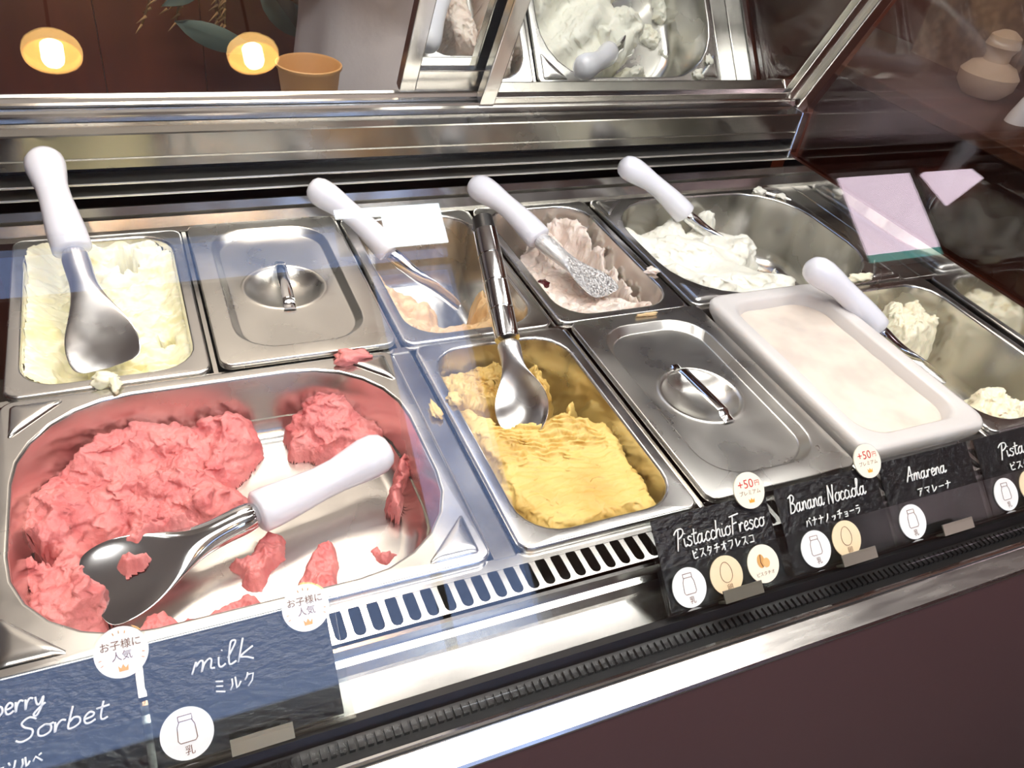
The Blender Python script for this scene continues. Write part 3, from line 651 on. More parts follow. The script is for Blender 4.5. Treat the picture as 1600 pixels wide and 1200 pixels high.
def gelato(name, pan, masses, m, label, step=.0012, holes=(), seed=1, thin=0.0):
    x0, y0, w, d, depth, rin, fl = PANS[pan]; ins = fl + .0015
    xs = np.arange(x0 + ins - .002, x0 + w - ins + .002, step); ys = np.arange(y0 + ins - .002, y0 + d - ins + .002, step)
    X, Y = np.meshgrid(xs, ys); bd = sdf(rr(x0 + ins, x0 + w - ins, y0 + ins, y0 + d - ins, rin), X, Y)
    floor = -depth - .001; Z = np.full(X.shape, floor)
    wx = X + .006 * fbm(X, Y, .02, 3, seed + 50); wy = Y + .006 * fbm(X, Y, .02, 3, seed + 60)
    for poly, top, edge, rough, wl, style in masses:
        e = sdf(PL[poly] if isinstance(poly, str) else poly, X, Y) + (0.0060 * fbm(X, Y, .018, 3, seed + 3)) * (1 if style != 'smooth' else .5)
        t = np.clip(e / (edge * 1.7), 0, 1); t = np.sqrt(np.clip(1 - (1 - t) ** 2, 0, 1))
        T = top(X, Y) if callable(top) else top
        if style == 'rough': nz = .35 * ridged(wx, wy, wl, 3, seed + 7) + .65 * fbm(wx, wy, wl * .8, 6, seed + 9, .62)
        elif style == 'smooth': nz = fbm(wx, wy, wl, 2, seed + 7)
        else: nz = .4 * fbm(wx, wy, wl, 4, seed + 7) + .6 * fbm(X * .55, Y * 1.7, wl * .35, 3, seed + 9)
        H = floor + (T - floor + rough * nz) * t
        Z = np.maximum(Z, H)
    for poly, dep, edge in holes:
        e = sdf(PL[poly] if isinstance(poly, str) else poly, X, Y) + .008 * fbm(X, Y, .014, 4, seed + 21)
        Z = np.maximum(floor, Z - dep * sst((e + edge * .5) / edge))
    Z = np.minimum(Z, .006)
    hgt = np.clip((Z - floor) / .02, 0, 1)
    X0, Y0 = X.copy(), Y.copy()
    amp = .0045 if any(q[5] == 'rough' for q in masses) else .002
    X = X + amp * hgt * fbm(Y0 + Z * .8, Z * 1.6 + X0 * .6, .011, 4, seed + 31, .6); Y = Y + amp * hgt * fbm(X0 + Z * .8, Z * 1.6 + Y0 * .6 + .3, .011, 4, seed + 37, .6)
    X = np.clip(X, x0 + fl + .001, x0 + w - fl - .001); Y = np.clip(Y, y0 + fl + .001, y0 + d - fl - .001)
    keep = dil((Z > floor + .0012) & (bd > -.0005))
    o = grid_obj(name, X, Y, Z, keep, m); set_meta(o, label, 'gelato', 'gelato in the pans'); return o

G = {}
G['S'] = mat('strawberry', (228, 142, 138), .45, var=((206, 104, 106), 45, .40, .75), sss=.12, sss_r=(.006, .003, .003), bump=(300, .7, .0016))
G['A'] = mat('milk_yellow', (246, 242, 212), .42, var=((240, 226, 140), 16, .52, .78), sss=.2, sss_r=(.006, .005, .003), bump=(300, .25, .001))
G['C'] = mat('caramel', (222, 190, 144), .42, var=((196, 152, 98), 22, .45, .75), sss=.15, bump=(300, .25, .001))
G['D'] = mat('cherry_white', (240, 226, 216), .5, var=((226, 202, 186), 25, .45, .7), sss=.2, bump=(380, .4, .0015))
G['E'] = mat('soft_white', (240, 238, 226), .35, var=((244, 236, 206), 14, .6, .85), sss=.2, sss_r=(.006, .005, .004), bump=(120, .08, .001))
G['Y'] = mat('pistachio', (218, 188, 112), .48, var=((194, 152, 74), 20, .45, .75), sss=.15, sss_r=(.006, .004, .002), bump=(360, .3, .001))
G['R'] = mat('flecked', (244, 236, 208), .45, var=((120, 78, 60), 70, .66, .74), sss=.2, bump=(300, .4, .001))

gelato('gelato', 'S', [('S_main', lambda X, Y: -.042 + .012 * sst((.10 - X) / .1) + .012 * sst((Y + .07) / .05), .016, .026, .048, 'rough'),
                       ('S_lump', lambda X, Y: -.036 + .014 * sst((Y + .06) / .04), .016, .022, .040, 'rough'), ('S_wall', -.034, .007, .012, .016, 'rough')], G['S'],
       'lumpy pink strawberry sorbet scraped to one side of the wide front pan', .00115, [('S_hole', .05, .006)], 11)
for k, (sc, lb) in enumerate((('s1', 'ragged pink sorbet scrap below the white scoop handle'), ('s2', 'pink sorbet scrap nearest the second round crown sticker'), ('s3', 'tiny pink sorbet crumb right of centre on the pan floor'),
                              ('s4', 'pink sorbet crumb at the right foot of the wide pan'), ('s5', 'pink sorbet scrap beside the first round crown sticker'), ('s6', 'long pink sorbet scrap just above the milk card'))):
    p = PL[sc]; xs = np.arange(min(q[0] for q in p) - .004, max(q[0] for q in p) + .004, .0007); ys = np.arange(min(q[1] for q in p) - .004, max(q[1] for q in p) + .004, .0007)
    X, Y = np.meshgrid(xs, ys); e = sdf(p, X, Y) + .003 * fbm(X, Y, .010, 4, 90 + k); h = .011 if k not in (2, 3) else .006
    Z = -.0655 + sst(e / .006) ** .7 * (h + .006 * ridged(X, Y, .014, 4, 70 + k)); keep = dil(Z > -.0648)
    o = grid_obj('sorbet_scrap', X, Y, Z, keep, G['S']); set_meta(o, lb, 'sorbet scrap', 'strawberry scraps on the pan floor')
full = lambda pan: [(PANS[pan][0] + .005, PANS[pan][1] + .005), (PANS[pan][0] + PANS[pan][2] - .005, PANS[pan][1] + .005), (PANS[pan][0] + PANS[pan][2] - .005, PANS[pan][1] + PANS[pan][3] - .005), (PANS[pan][0] + .005, PANS[pan][1] + PANS[pan][3] - .005)]
gelato('gelato', 'A', [(full('A'), lambda X, Y: -.030 + .022 * sst((.05 - Y) / .06) + .018 * sst((.045 - X) / .035) + .022 * sst((Y - .19) / .06) + .010 * sst((X - .13) / .02), .003, .017, .030, 'mid')], G['A'],
       'pale yellow milk gelato filling the far left back pan', .0012, [([(.035, .02), (.060, .03), (.058, .12), (.045, .13), (.040, .08)], .014, .012), ([(.095, .215), (.112, .215), (.112, .243), (.095, .243)], .09, .006), ([(.125, .09), (.137, .09), (.137, .108), (.122, .105)], .09, .006)], 21)
gelato('gelato', 'C', [('C_main', lambda X, Y: -.046 + .030 * sst((.10 - Y) / .08) + .020 * sst((.385 - X) / .03) + .014 * sst((X - .45) / .03), .012, .014, .028, 'mid')], G['C'],
       'beige gelato scooped out at the front of the third back pan', .0012, [([(.405, .07), (.445, .055), (.465, .10), (.44, .125), (.41, .115)], .022, .02)], 31)
gelato('gelato', 'D', [('D_main', lambda X, Y: -.030 + .022 * sst((.07 - Y) / .06) + .012 * sst((Y - .15) / .06), .012, .016, .034, 'rough'), ('D_ridge', lambda X, Y: -.018 + .010 * sst((Y - .15) / .08), .009, .014, .020, 'rough')], G['D'],
       'frosty pinkish white cherry gelato clinging to the fourth back pan', .0012, (), 41)
def e_top(X, Y):
    s = -.030 + .020 * sst((.10 - Y) / .09) + .012 * sst((.76 - X) / .06)
    a = (X - .79) * 62 + 2.2 * np.sin((Y - .12) * 26); return s + .007 * np.sin(a) * sst((.87 - X) / .04) + .006 * np.sin((Y + .6 * X) * 90 + 3 * fbm(X, Y, .06, 2, 5))
gelato('gelato', 'E', [('E_main', e_top, .016, .006, .045, 'smooth'), ([(.79, .235), (.845, .228), (.885, .195), (.905, .16), (.89, .13), (.85, .12), (.80, .16)], -.024, .014, .012, .030, 'smooth'), ('E_lump', -.020, .010, .018, .018, 'rough'), ('E_bit1', -.09, .006, .01, .012, 'rough'), ('E_bit2', -.085, .005, .012, .012, 'rough'), ('E_bit3', -.088, .005, .008, .01, 'rough')], G['E'],
       'soft white gelato with smooth swirls in the wide back pan', .0013, (), 51)
def y_top(X, Y):
    f = sst((Y + .20) / .05) * sst((-.075 - Y) / .02) * sst((X - .375) / .02) * sst((.485 - X) / .02)
    return -.012 - .006 * sst((Y + .14) / .06) + f * (.007 * np.sin((Y * 1.0 + .25 * X + .003 * fbm(X, Y, .02, 2, 3)) * 900) * .35 + .005 * fbm(X, Y, .02, 3, 8))
gelato('gelato', 'Y', [('Y_main', y_top, .010, .0035, .03, 'mid'), ('Y_back', -.026, .010, .016, .022, 'rough'), ('Y_lump', -.030, .008, .020, .016, 'rough')], G['Y'],
       'mustard yellow pistachio gelato with a scraped back edge in the front row', .0011, (), 61)
gelato('gelato', 'R', [('R_back', -.016, .014, .020, .024, 'rough'), ('R_front', -.026, .012, .018, .022, 'rough'), ('R_left', -.050, .008, .018, .018, 'rough')], G['R'],
       'leftover chocolate flecked gelato lumps in the far right front pan', .0012, (), 71)
# cherries in the cherry gelato
for k, (cx, cy, cz, lb) in enumerate(((0.531, 0.158, -.030, 'dark cherry piece by the scoop neck in the cherry gelato'), (0.548, 0.118, -.030, 'larger dark cherry piece at the left wall of the cherry gelato'))):
    V, F = lathe_vf([(.0005, -.008), (.006, -.006), (.0085, 0), (.006, .005), (.002, .0062), (.0005, .005)], (cx, cy, cz), 14)
    V = [(v[0] + .0015 * math.sin(v[2] * 900 + v[1] * 700), v[1] + .0012 * math.sin(v[0] * 800), v[2]) for v in V]
    o = fix(mesh_obj('cherry', V, F, mat('cherry', (70, 16, 24), .25))); set_meta(o, lb, 'cherry')

# small crumbs and smears on rims and tools
def crumb(c, r, m, label, seed, sz=.6):
    bm = bmesh.new(); bmesh.ops.create_icosphere(bm, subdivisions=3, radius=1.0); rs = np.random.RandomState(seed); ph = rs.rand(6) * 6
    V = []
    for v in bm.verts:
        k = 1 + .25 * math.sin(3 * v.co.x + ph[0]) + .22 * math.sin(4 * v.co.y + ph[1]) + .18 * math.sin(7 * v.co.x + 5 * v.co.z + ph[2]) + .1 * math.sin(11 * v.co.y + 9 * v.co.z + ph[3])
        V.append((c[0] + v.co.x * r[0] * k, c[1] + v.co.y * r[1] * k, c[2] + v.co.z * r[2] * k))
    F = [tuple(q.index for q in f.verts) for f in bm.faces]; bm.free()
    o = mesh_obj('gelato_crumb', V, F, m); set_meta(o, label, 'crumb', 'gelato crumbs on rims'); return o
crumb((0.078, 0.004, 0.003), (.012, .006, .005), G['A'], 'pale gelato blob on the front rim of the milk gelato pan', 1)
crumb((0.085, -0.006, 0.0035), (.005, .008, .004), G['A'], 'small pale gelato drip hanging below the milk pan rim', 2)
crumb((0.286, -0.012, 0.004), (.016, .008, .005), G['S'], 'pink sorbet smear on the back rim of the wide front pan', 3)
crumb((0.336, -0.098, -0.002), (.004, .012, .0025), G['Y'], 'yellow gelato smear on the bar between the two front pans', 4)
crumb((0.356, -0.092, 0.002), (.008, .006, .004), G['Y'], 'yellow gelato curl over the left rim of the pistachio pan', 5)
crumb((0.605, -0.012, 0.006), (.010, .003, .002), G['C'], 'beige gelato smear on the back edge of the front lid', 6)
crumb((0.955, 0.250, 0.003), (.010, .006, .004), G['E'], 'white gelato crumbs on the back rim of the wide pan', 7)
crumb((0.980, 0.228, 0.003), (.006, .008, .003), G['E'], 'white gelato crumbs at the back right corner of the wide pan', 8)
crumb((0.664, 0.075, 0.003), (.009, .006, .003), G['D'], 'pinkish white crumb on the right rim of the cherry gelato pan', 9)
crumb((0.930, 0.004, 0.005), (.016, .006, .006), G['R'], 'pale crumbs on the bar behind the far right pan', 10)
# ------------------------------------------------------------------ scoops
def lerp(a, b, t): return tuple(a[i] + (b[i] - a[i]) * t for i in range(3))
def make_spatula(end, tip, nrm, label, hl=0.118, bw=0.027, curve=0.006, flip=1, nk=1.0, bm='polish'):
    A = Vector(end); B = Vector(tip); ax = (B - A); L = ax.length; ax.normalize()
    N = Vector(nrm); N = (N - ax * N.dot(ax)).normalized(); Wd = ax.cross(N)
    root = empty('gelato_scoop', tuple(B), label, 'scoop', 'white handled gelato scoops')
    # handle: rounded butt, waist, swelling towards the ferrule, slight bow
    prof = [(0, .002), (.0015, .008), (.005, .0122), (.012, .0150), (.022, .0155), (.034, .0142), (.05, .0122), (.066, .0120), (.082, .0130), (.096, .0140), (.108, .0146), (hl - .002, .0146), (hl, .0125)]
    pth = [A + ax * s + N * (curve * math.sin(math.pi * min(s / hl, 1)) * flip) for s, r in prof]
    V, F = tube_vf(pth, [(r * 1.2, r * 1.05) for s, r in prof], 20, up=N); fix(mesh_obj('handle', V, F, MT['white'], root), 60)
    # neck and blade as one swept body
    s0 = hl - .004; rem = L - s0
    st = [(0, .0130 * nk, .0120 * nk, 0), (.20, .0120 * nk, .0112 * nk, 0), (.34, .0118 * nk, .0095 * nk, 0), (.46, .0155 * nk, .0070, .001), (.58, .0215 * max(nk, .9), .0045, .002), (.72, bw, .0026, .003), (.85, bw * 1.08, .0018, .003), (.95, bw * 1.02, .0014, .002), (.985, bw * .86, .0010, .0015), (1.0, bw * .6, .0006, .001)]
    V = []; F = []; n = 20
    for f, rw, rt, cup in st:
        c = A + ax * (s0 + rem * f)
        for i in range(n):
            a = 2 * math.pi * i / n; u = rw * math.cos(a); k = cup * (u / rw) ** 2 * 1.6
            V.append(tuple(c + Wd * u + N * (rt * math.sin(a) + k)))
    for k in range(len(st) - 1):
        for i in range(n):
            j = (i + 1) % n; F.append((k * n + i, k * n + j, (k + 1) * n + j, (k + 1) * n + i))
    F += [tuple(range(n))[::-1], tuple(range((len(st) - 1) * n, len(st) * n))]
    o = fix(mesh_obj('blade', V, F, MT[bm], root), 60); s = o.modifiers.new('sub', 'SUBSURF'); s.levels = 1; s.render_levels = 2
    return root
make_spatula((0.0445, 0.272, 0.089), (0.081, 0.029, -0.004), (-.15, -.30, .95), 'upright white handled steel scoop resting in the pale yellow milk gelato', hl=.128, bw=.029, bm='frost')
make_spatula((0.306, 0.268, 0.042), (0.452, 0.140, -0.066), (.5, .55, .6), 'slim white handled scoop leaning into the beige gelato pan', bw=.018, nk=.8)
make_spatula((0.505, 0.262, 0.036), (0.602, 0.062, -0.016), (.25, -.1, .95), 'white handled scoop with broad blade in the cherry gelato', bw=.032, nk=.95, bm='icy')
make_spatula((0.715, 0.262, 0.052), (0.893, 0.168, -0.062), (.3, .5, .8), 'white handled scoop stuck in the soft white gelato', bw=.020, nk=.8)
make_spatula((0.290, -0.118, -0.016), (0.052, -0.182, -0.046), (.1, -.35, .93), 'white handled scoop lying across the strawberry pan with sorbet on its blade', hl=.122, bw=.030, curve=-.006)
make_spatula((0.789, -0.033, 0.060), (0.955, -0.135, -0.062), (.5, .45, .75), 'white handled scoop propped on the white tub over the far right pan', bw=.018, nk=.8)
# sorbet sticking to the strawberry scoop blade
xs = np.arange(.06, .16, .0008); ys = np.arange(-.20, -.13, .0008); X, Y = np.meshgrid(xs, ys)
e = np.maximum(sdf([(.070, -.168), (.085, -.163), (.098, -.168), (.090, -.178), (.075, -.180)], X, Y), sdf([(.075, -.142), (.11, -.135), (.125, -.142), (.13, -.150), (.118, -.153), (.095, -.152), (.088, -.160), (.075, -.157)], X, Y)) + .004 * fbm(X, Y, .012, 4, 7)
Z = -.045 + .030 * (X - .05) / .19 + sst(e / .006) * (.012 + .006 * ridged(X, Y, .012, 3, 9)); o = grid_obj('sorbet_scrap', X, Y, Z, e > .0004, G['S'])
set_meta(o, 'pink sorbet clump stuck on the scoop blade in the strawberry pan', 'sorbet scrap', 'strawberry scraps on the pan floor')
# all-steel ringed spoon in the pistachio pan
A = Vector((0.441, 0.080, 0.087)); B = Vector((0.415, -0.134, -0.024)); ax = (B - A).normalized(); Ls = (B - A).length
N = Vector((-.35, .35, .85)); N = (N - ax * N.dot(ax)).normalized(); Wd = ax.cross(N)
sp = empty('steel_spoon', tuple(B), 'all steel ringed spoon standing in the yellow pistachio gelato', 'spoon')
tube('end_cap', [A, A + ax * .002, A + ax * .018], [.007, .0105, .0112], MT['rubber'], sp, 16)
pr = []; s = .018
for r in range(4):
    pr += [(s, .0122), (s + .0285, .0122), (s + .0287, .0112), (s + .0303, .0112), (s + .0305, .0122)]; s += .0305
V, F = tube_vf([A + ax * q for q, r in pr], [r for q, r in pr], 20, up=N); fix(mesh_obj('handle', V, F, MT['polish'], sp), 30)
st = [(s, .0120, .0120, 0), (s + .015, .0112, .0105, .000), (s + .030, .0105, .0055, .003), (s + .042, .0165, .0022, .007)]
rem = Ls - st[-1][0]
for f, w_, c_ in ((.2, .0235, .009), (.4, .0265, .010), (.6, .0255, .009), (.8, .020, .006), (.94, .011, .0025), (1.0, .004, .0005)): st.append((s + .042 + rem * f, w_, .0009, c_))
V = []; F = []; n = 24
for q, rw, rt, cup in st:
    c = A + ax * q
    for i in range(n):
        a = 2 * math.pi * i / n; u = rw * math.cos(a); k = cup * ((u / rw) ** 2 - 1)
        V.append(tuple(c + Wd * u + N * (rt * math.sin(a) + k)))
for k in range(len(st) - 1):
    for i in range(n): F.append((k * n + i, k * n + (i + 1) % n, (k + 1) * n + (i + 1) % n, (k + 1) * n + i))
F += [tuple(range(n))[::-1], tuple(range((len(st) - 1) * n, len(st) * n))]
o = fix(mesh_obj('bowl', V, F, MT['frost'], sp), 60); o.modifiers.new('sub', 'SUBSURF').render_levels = 2

# ------------------------------------------------------------------ flavour cards
LAT = {
'P': (.42, [[(.16,.95),(.12,.5),(.05,-.15)], [(-.1,.75),(.08,.98),(.36,1.0),(.44,.78),(.3,.56),(.1,.48)]]),
'i': (.16, [[(0,.45),(.02,.1),(.08,0),(.17,.1)], [(.05,.68),(.06,.72)]]),
's': (.26, [[(.24,.44),(.1,.5),(.03,.38),(.2,.22),(.21,.07),(.1,-.02),(-.02,.06)]]),
't': (.24, [[(.1,.85),(.07,.2),(.12,0),(.24,.06)], [(-.05,.56),(.25,.6)]]),
'a': (.43, [[(.24,.40),(.13,.48),(.01,.3),(.02,.06),(.11,0),(.21,.12),(.25,.36)], [(.27,.52),(.25,.2),(.28,.03),(.36,.02),(.43,.14)]]),
'c': (.27, [[(.25,.42),(.14,.5),(.02,.3),(.04,.06),(.15,0),(.27,.1)]]),
'h': (.33, [[(.06,1.0),(.03,.5),(0,0),(.05,.3),(.16,.48),(.24,.4),(.23,.1),(.32,.02)]]),
'o': (.33, [[(.15,.5),(.02,.35),(.03,.08),(.15,0),(.28,.12),(.28,.38),(.15,.5),(.24,.44),(.34,.48)]]),
'F': (.46, [[(.14,.95),(.1,.5),(.05,-.05)], [(-.06,.96),(.2,1.0),(.5,1.04)], [(.08,.52),(.36,.58)]]),
'r': (.26, [[(0,.47),(.02,0),(.05,.3),(.14,.48),(.24,.42)]]),
'e': (.28, [[(.03,.22),(.2,.28),(.22,.42),(.12,.5),(.02,.3),(.05,.05),(.15,0),(.28,.1)]]),
'B': (.44, [[(.1,.95),(.06,.5),(0,-.05)], [(-.08,.85),(.2,1.0),(.35,.84),(.25,.6),(.08,.52),(.3,.48),(.38,.25),(.25,.03),(0,-.02)]]),
'n': (.33, [[(0,.48),(.02,0),(.05,.3),(.16,.48),(.23,.4),(.23,.1),(.32,.02)]]),
'N': (.46, [[(0,-.05),(.06,.9),(.08,.95),(.28,.05),(.3,.04),(.4,1.02)]]),
'l': (.20, [[(0,.3),(.14,.88),(.09,1.0),(.03,.88),(.03,.2),(.08,0),(.2,.1)]]),
'A': (.46, [[(-.04,0),(.14,.6),(.26,1.0),(.30,.5),(.36,-.02)], [(.04,.36),(.44,.42)]]),
'm': (.48, [[(-.02,.0),(.04,.48),(.05,.3),(.13,.48),(.19,.4),(.18,0),(.22,.3),(.31,.48),(.37,.4),(.37,.08),(.46,.04)]]),
'k': (.34, [[(.06,1.0),(0,0)], [(.30,.55),(.04,.24),(.18,.14),(.34,0)]]),
'w': (.42, [[(0,.45),(.04,.05),(.12,0),(.2,.3),(.22,.05),(.3,0),(.38,.3),(.42,.48)]]),
'b': (.30, [[(.06,1.0),(.02,.4),(.01,.02),(.14,0),(.26,.15),(.24,.38),(.12,.45),(.03,.3)]]),
'y': (.32, [[(0,.48),(.06,.15),(.15,.1),(.26,.42),(.22,.0),(.08,-.38),(-.02,-.3),(.16,-.05),(.34,.1)]]),
'S': (.38, [[(.36,.85),(.2,1.0),(.05,.82),(.12,.6),(.3,.4),(.28,.1),(.1,-.02),(-.04,.1)]]),
' ': (.25, []),
}
KAT = {
'ピ': [[(.2,.95),(.18,.1),(.3,.02),(.8,.08)], [(.22,.52),(.7,.68)], [(.82,1.0),(.92,.95),(.88,.84),(.78,.88),(.82,1.0)]],
'ス': [[(.12,.85),(.75,.88),(.5,.4),(.08,.02)], [(.52,.42),(.9,.02)]],
'タ': [[(.38,1.0),(.25,.7),(.05,.45)], [(.34,.8),(.82,.82),(.62,.35),(.2,-.02)], [(.3,.5),(.62,.36)]],
'チ': [[(.75,.98),(.45,.86),(.15,.82)], [(.05,.52),(.95,.56)], [(.52,.86),(.5,.4),(.25,0)]],
'オ': [[(.08,.7),(.92,.74)], [(.6,1.0),(.6,.05),(.48,.08)], [(.58,.7),(.35,.35),(.05,.15)]],
'フ': [[(.1,.88),(.85,.9),(.7,.4),(.25,0)]],
'レ': [[(.25,.95),(.22,.05),(.55,.25),(.9,.6)]],
'コ': [[(.12,.82),(.8,.84),(.78,.1)], [(.08,.1),(.84,.12)]],
'バ': [[(.3,.75),(.22,.4),(.02,.05)], [(.58,.8),(.75,.5),(.9,.05)], [(.78,1.0),(.85,.85)], [(.92,1.02),(.99,.88)]],
'ナ': [[(.05,.62),(.95,.66)], [(.52,1.0),(.5,.5),(.2,0)]],
'ノ': [[(.7,.95),(.5,.4),(.1,0)]],
'ッ': [[(.2,.5),(.28,.35)], [(.45,.55),(.52,.38)], [(.8,.55),(.65,.2),(.35,0)]],
'ョ': [[(.25,.55),(.75,.56),(.73,0)], [(.28,.3),(.72,.3)], [(.22,.02),(.74,.02)]],
'ー': [[(.08,.5),(.92,.54)]],
'ラ': [[(.25,.92),(.75,.93)], [(.1,.6),(.85,.62),(.7,.25),(.3,0)]],
'ア': [[(.08,.85),(.88,.88),(.58,.5)], [(.5,.68),(.42,.3),(.18,0)]],
'マ': [[(.08,.82),(.9,.85),(.5,.35)], [(.35,.5),(.65,.12)]],
'ミ': [[(.2,.95),(.8,.82)], [(.2,.6),(.75,.48)], [(.12,.25),(.85,.05)]],
'ル': [[(.3,.85),(.28,.4),(.05,.05)], [(.58,.92),(.56,.08),(.75,.2),(.97,.5)]],
'ク': [[(.4,1.0),(.28,.7),(.08,.48)], [(.38,.82),(.82,.84),(.65,.35),(.25,0)]],
'ソ': [[(.15,.85),(.28,.55)], [(.85,.9),(.65,.35),(.3,0)]],
'ベ': [[(.05,.35),(.35,.72),(.95,.2)], [(.7,.85),(.78,.72)], [(.85,.92),(.92,.78)]],
'ト': [[(.35,1.0),(.35,0)], [(.37,.62),(.8,.42)]],
'ロ': [[(.15,.85),(.17,.1)], [(.15,.84),(.85,.86),(.82,.1)], [(.17,.12),(.83,.12)]],
'リ': [[(.25,.9),(.24,.4)], [(.75,.95),(.72,.4),(.35,0)]],
}
def smooth_path(p, k=5):
    if len(p) < 3: return p
    out = []
    for i in range(len(p) - 1):
        a = p[max(i - 1, 0)]; b = p[i]; c = p[i + 1]; d = p[min(i + 2, len(p) - 1)]
        for j in range(k):
            t = j / k; out.append(tuple(.5 * (2 * b[q] + (c[q] - a[q]) * t + (2 * a[q] - 5 * b[q] + 4 * c[q] - d[q]) * t * t + (3 * b[q] - a[q] - 3 * c[q] + d[q]) * t ** 3) for q in (0, 1)))
    return out + [p[-1]]
CW, CH = 0.108, 0.069
CB = (-0.341, -0.0205); CT = (-0.2885, 0.0245)   # (y, z) of the card's lower and upper edge
_cu = Vector((1, 0, 0)); _cv = Vector((0, CT[0] - CB[0], CT[1] - CB[1])).normalized(); _cn = _cu.cross(_cv)
class Card:
    def __init__(s, x0, label):
        s.x0 = x0; s.o = Vector((x0, CB[0], CB[1]))
        s.root = empty('flavour_card', tuple(s.o), label, 'flavour card', 'black flavour cards along the glass')
    def p(s, u, v, h=0.0): return tuple(s.o + _cu * u + _cv * v + _cn * h)
    def slab(s, name, u0, u1, v0, v1, h0, h1, m, parent=None, r=0.0):
        pts = rr(u0, u1, v0, v1, r, 4) if r else [(u0, v0), (u1, v0), (u1, v1), (u0, v1)]
        n = len(pts); V = [s.p(u, v, h0) for u, v in pts] + [s.p(u, v, h1) for u, v in pts]
        F = [tuple(range(n))[::-1], tuple(range(n, 2 * n))] + [(i, (i + 1) % n, n + (i + 1) % n, n + i) for i in range(n)]
        return fix(mesh_obj(name, V, F, m, parent or s.root, smooth=False), 20)
    def strokes(s, name, paths, rad, h, m, parent=None):
        parts = [tube_vf([s.p(u, v, h) for u, v in q], rad, 6, up=_cn) for q in paths if len(q) > 1]
        V, F = merge(parts); return mesh_obj(name, V, F, m, parent or s.root)
    def write(s, text, u0, u1, v0, size, slope=0.0):
        w = sum(LAT[c][0] + .04 for c in text); k = (u1 - u0) / w; ps = []; x = 0
        for c in text:
            for q in LAT[c][1]:
                ps.append([(u0 + (x + a + .22 * b * .55) * k, v0 + b * size + slope * (x * k)) for a, b in smooth_path(q)])
            x += LAT[c][0] + .04
        s.strokes('lettering', ps, .00062, .0012, MT['chalk'])
    def kana(s, text, u0, u1, v0, size):
        pitch = (u1 - u0) / len(text); ps = []
        for i, c in enumerate(text):
            for q in KAT[c]: ps.append([(u0 + i * pitch + a * pitch * .82, v0 + b * size) for a, b in q])
        s.strokes('kana_lettering', ps, .00055, .0012, MT['chalk'])
    def disc(s, name, u, v, r, h0, h1, m, ry=None, parent=None):
        ry = ry or r; n = 36; V = [s.p(u + r * math.cos(2 * math.pi * i / n), v + ry * math.sin(2 * math.pi * i / n), h) for h in (h0, h1) for i in range(n)]
        F = [tuple(range(n))[::-1], tuple(range(n, 2 * n))] + [(i, (i + 1) % n, n + (i + 1) % n, n + i) for i in range(n)]
        return fix(mesh_obj(name, V, F, m, parent or s.root, smooth=False), 20)
    def print_text(s, text, u, v, size, h, m, parent):
        c = bpy.data.curves.new('t', 'FONT'); c.body = text; c.size = size; c.align_x = 'CENTER'; c.align_y = 'CENTER'; c.resolution_u = 3
        t = bpy.data.objects.new('t', c); COL.objects.link(t); bpy.context.view_layer.update()
        me = t.to_mesh(); V = [s.p(u + w.co.x, v + w.co.y, h) for w in me.vertices]; F = [tuple(q.vertices) for q in me.polygons]
        t.to_mesh_clear(); bpy.data.objects.remove(t)
        if V: mesh_obj('print', V, F, m, parent, smooth=False)
    def crown(s, u, v, k, h, parent):
        pts = [(-1, -.7), (1, -.7), (1.15, .7), (.5, 0), (0, .9), (-.5, 0), (-1.15, .7)]
        V = [s.p(u + a * k, v + b * k, h) for a, b in pts]; mesh_obj('crown_print', V, [(0, 1, 3), (1, 2, 3), (0, 3, 4), (0, 4, 5), (0, 5, 6)], MT['inkgold'], parent, smooth=False)
    def sticker(s, kind, u, v, r=.0148):
        pm = {'milk': 'paper', 'egg': 'paper_beige', 'nut': 'paper_cream'}[kind]
        s.disc('sticker_film', u, v, r * 1.07, .0013, .0016, MT['acrylic'])
        d = s.disc('allergen_sticker', u, v, r, .0011, .0019, MT[pm]); h = .0021
        if kind == 'milk':
            o = [(-.26, .62), (-.26, .45), (-.24, .40), (-.33, .22), (-.36, -.30), (-.28, -.40), (.28, -.40), (.36, -.30), (.33, .22), (.24, .40), (.26, .45), (.26, .62), (-.26, .62)]
            s.strokes('bottle_print', [[(u + a * r, v + .08 * r + b * r) for a, b in o], [(u - .25 * r, v + .5 * r), (u + .25 * r, v + .5 * r)]], .00022, h, MT['ink'], d)
            s.print_text('乳', u + .02 * r, v - .66 * r, .0058, h, MT['ink'], d)
        elif kind == 'egg':
            o = [(.36 * math.cos(t) * (1 - .12 * math.sin(t)), .52 * math.sin(t)) for t in [i * math.pi / 12 for i in range(25)]]
            s.strokes('egg_print', [[(u + a * r, v + .15 * r + b * r) for a, b in o]], .00022, h, MT['ink'], d)
            s.print_text('卵', u + .05 * r, v - .66 * r, .0058, h, MT['ink'], d)
        else:
            for k, (cx, cy, ww, hh) in enumerate(((-.12, .16, .24, .36), (.2, .02, .22, .25))):
                n = 20; V = [s.p(u + (cx + ww * math.cos(2 * math.pi * i / n)) * r, v + (cy + hh * math.sin(2 * math.pi * i / n)) * r, h + .0001 * k) for i in range(n)]
                mesh_obj('nut_print', V, [tuple(range(n))], MT['nut'] if k == 0 else mat('nut_print_light', (228, 182, 116), .6), d, smooth=False)
            s.strokes('nut_line', [[(u - .1 * r, v + .5 * r), (u - .16 * r, v + .1 * r), (u - .06 * r, v - .15 * r)]], .0003, h + .0002, MT['ink'], d)
            s.print_text('ピスタチオ', u, v - .52 * r, .0036, h, MT['ink'], d)
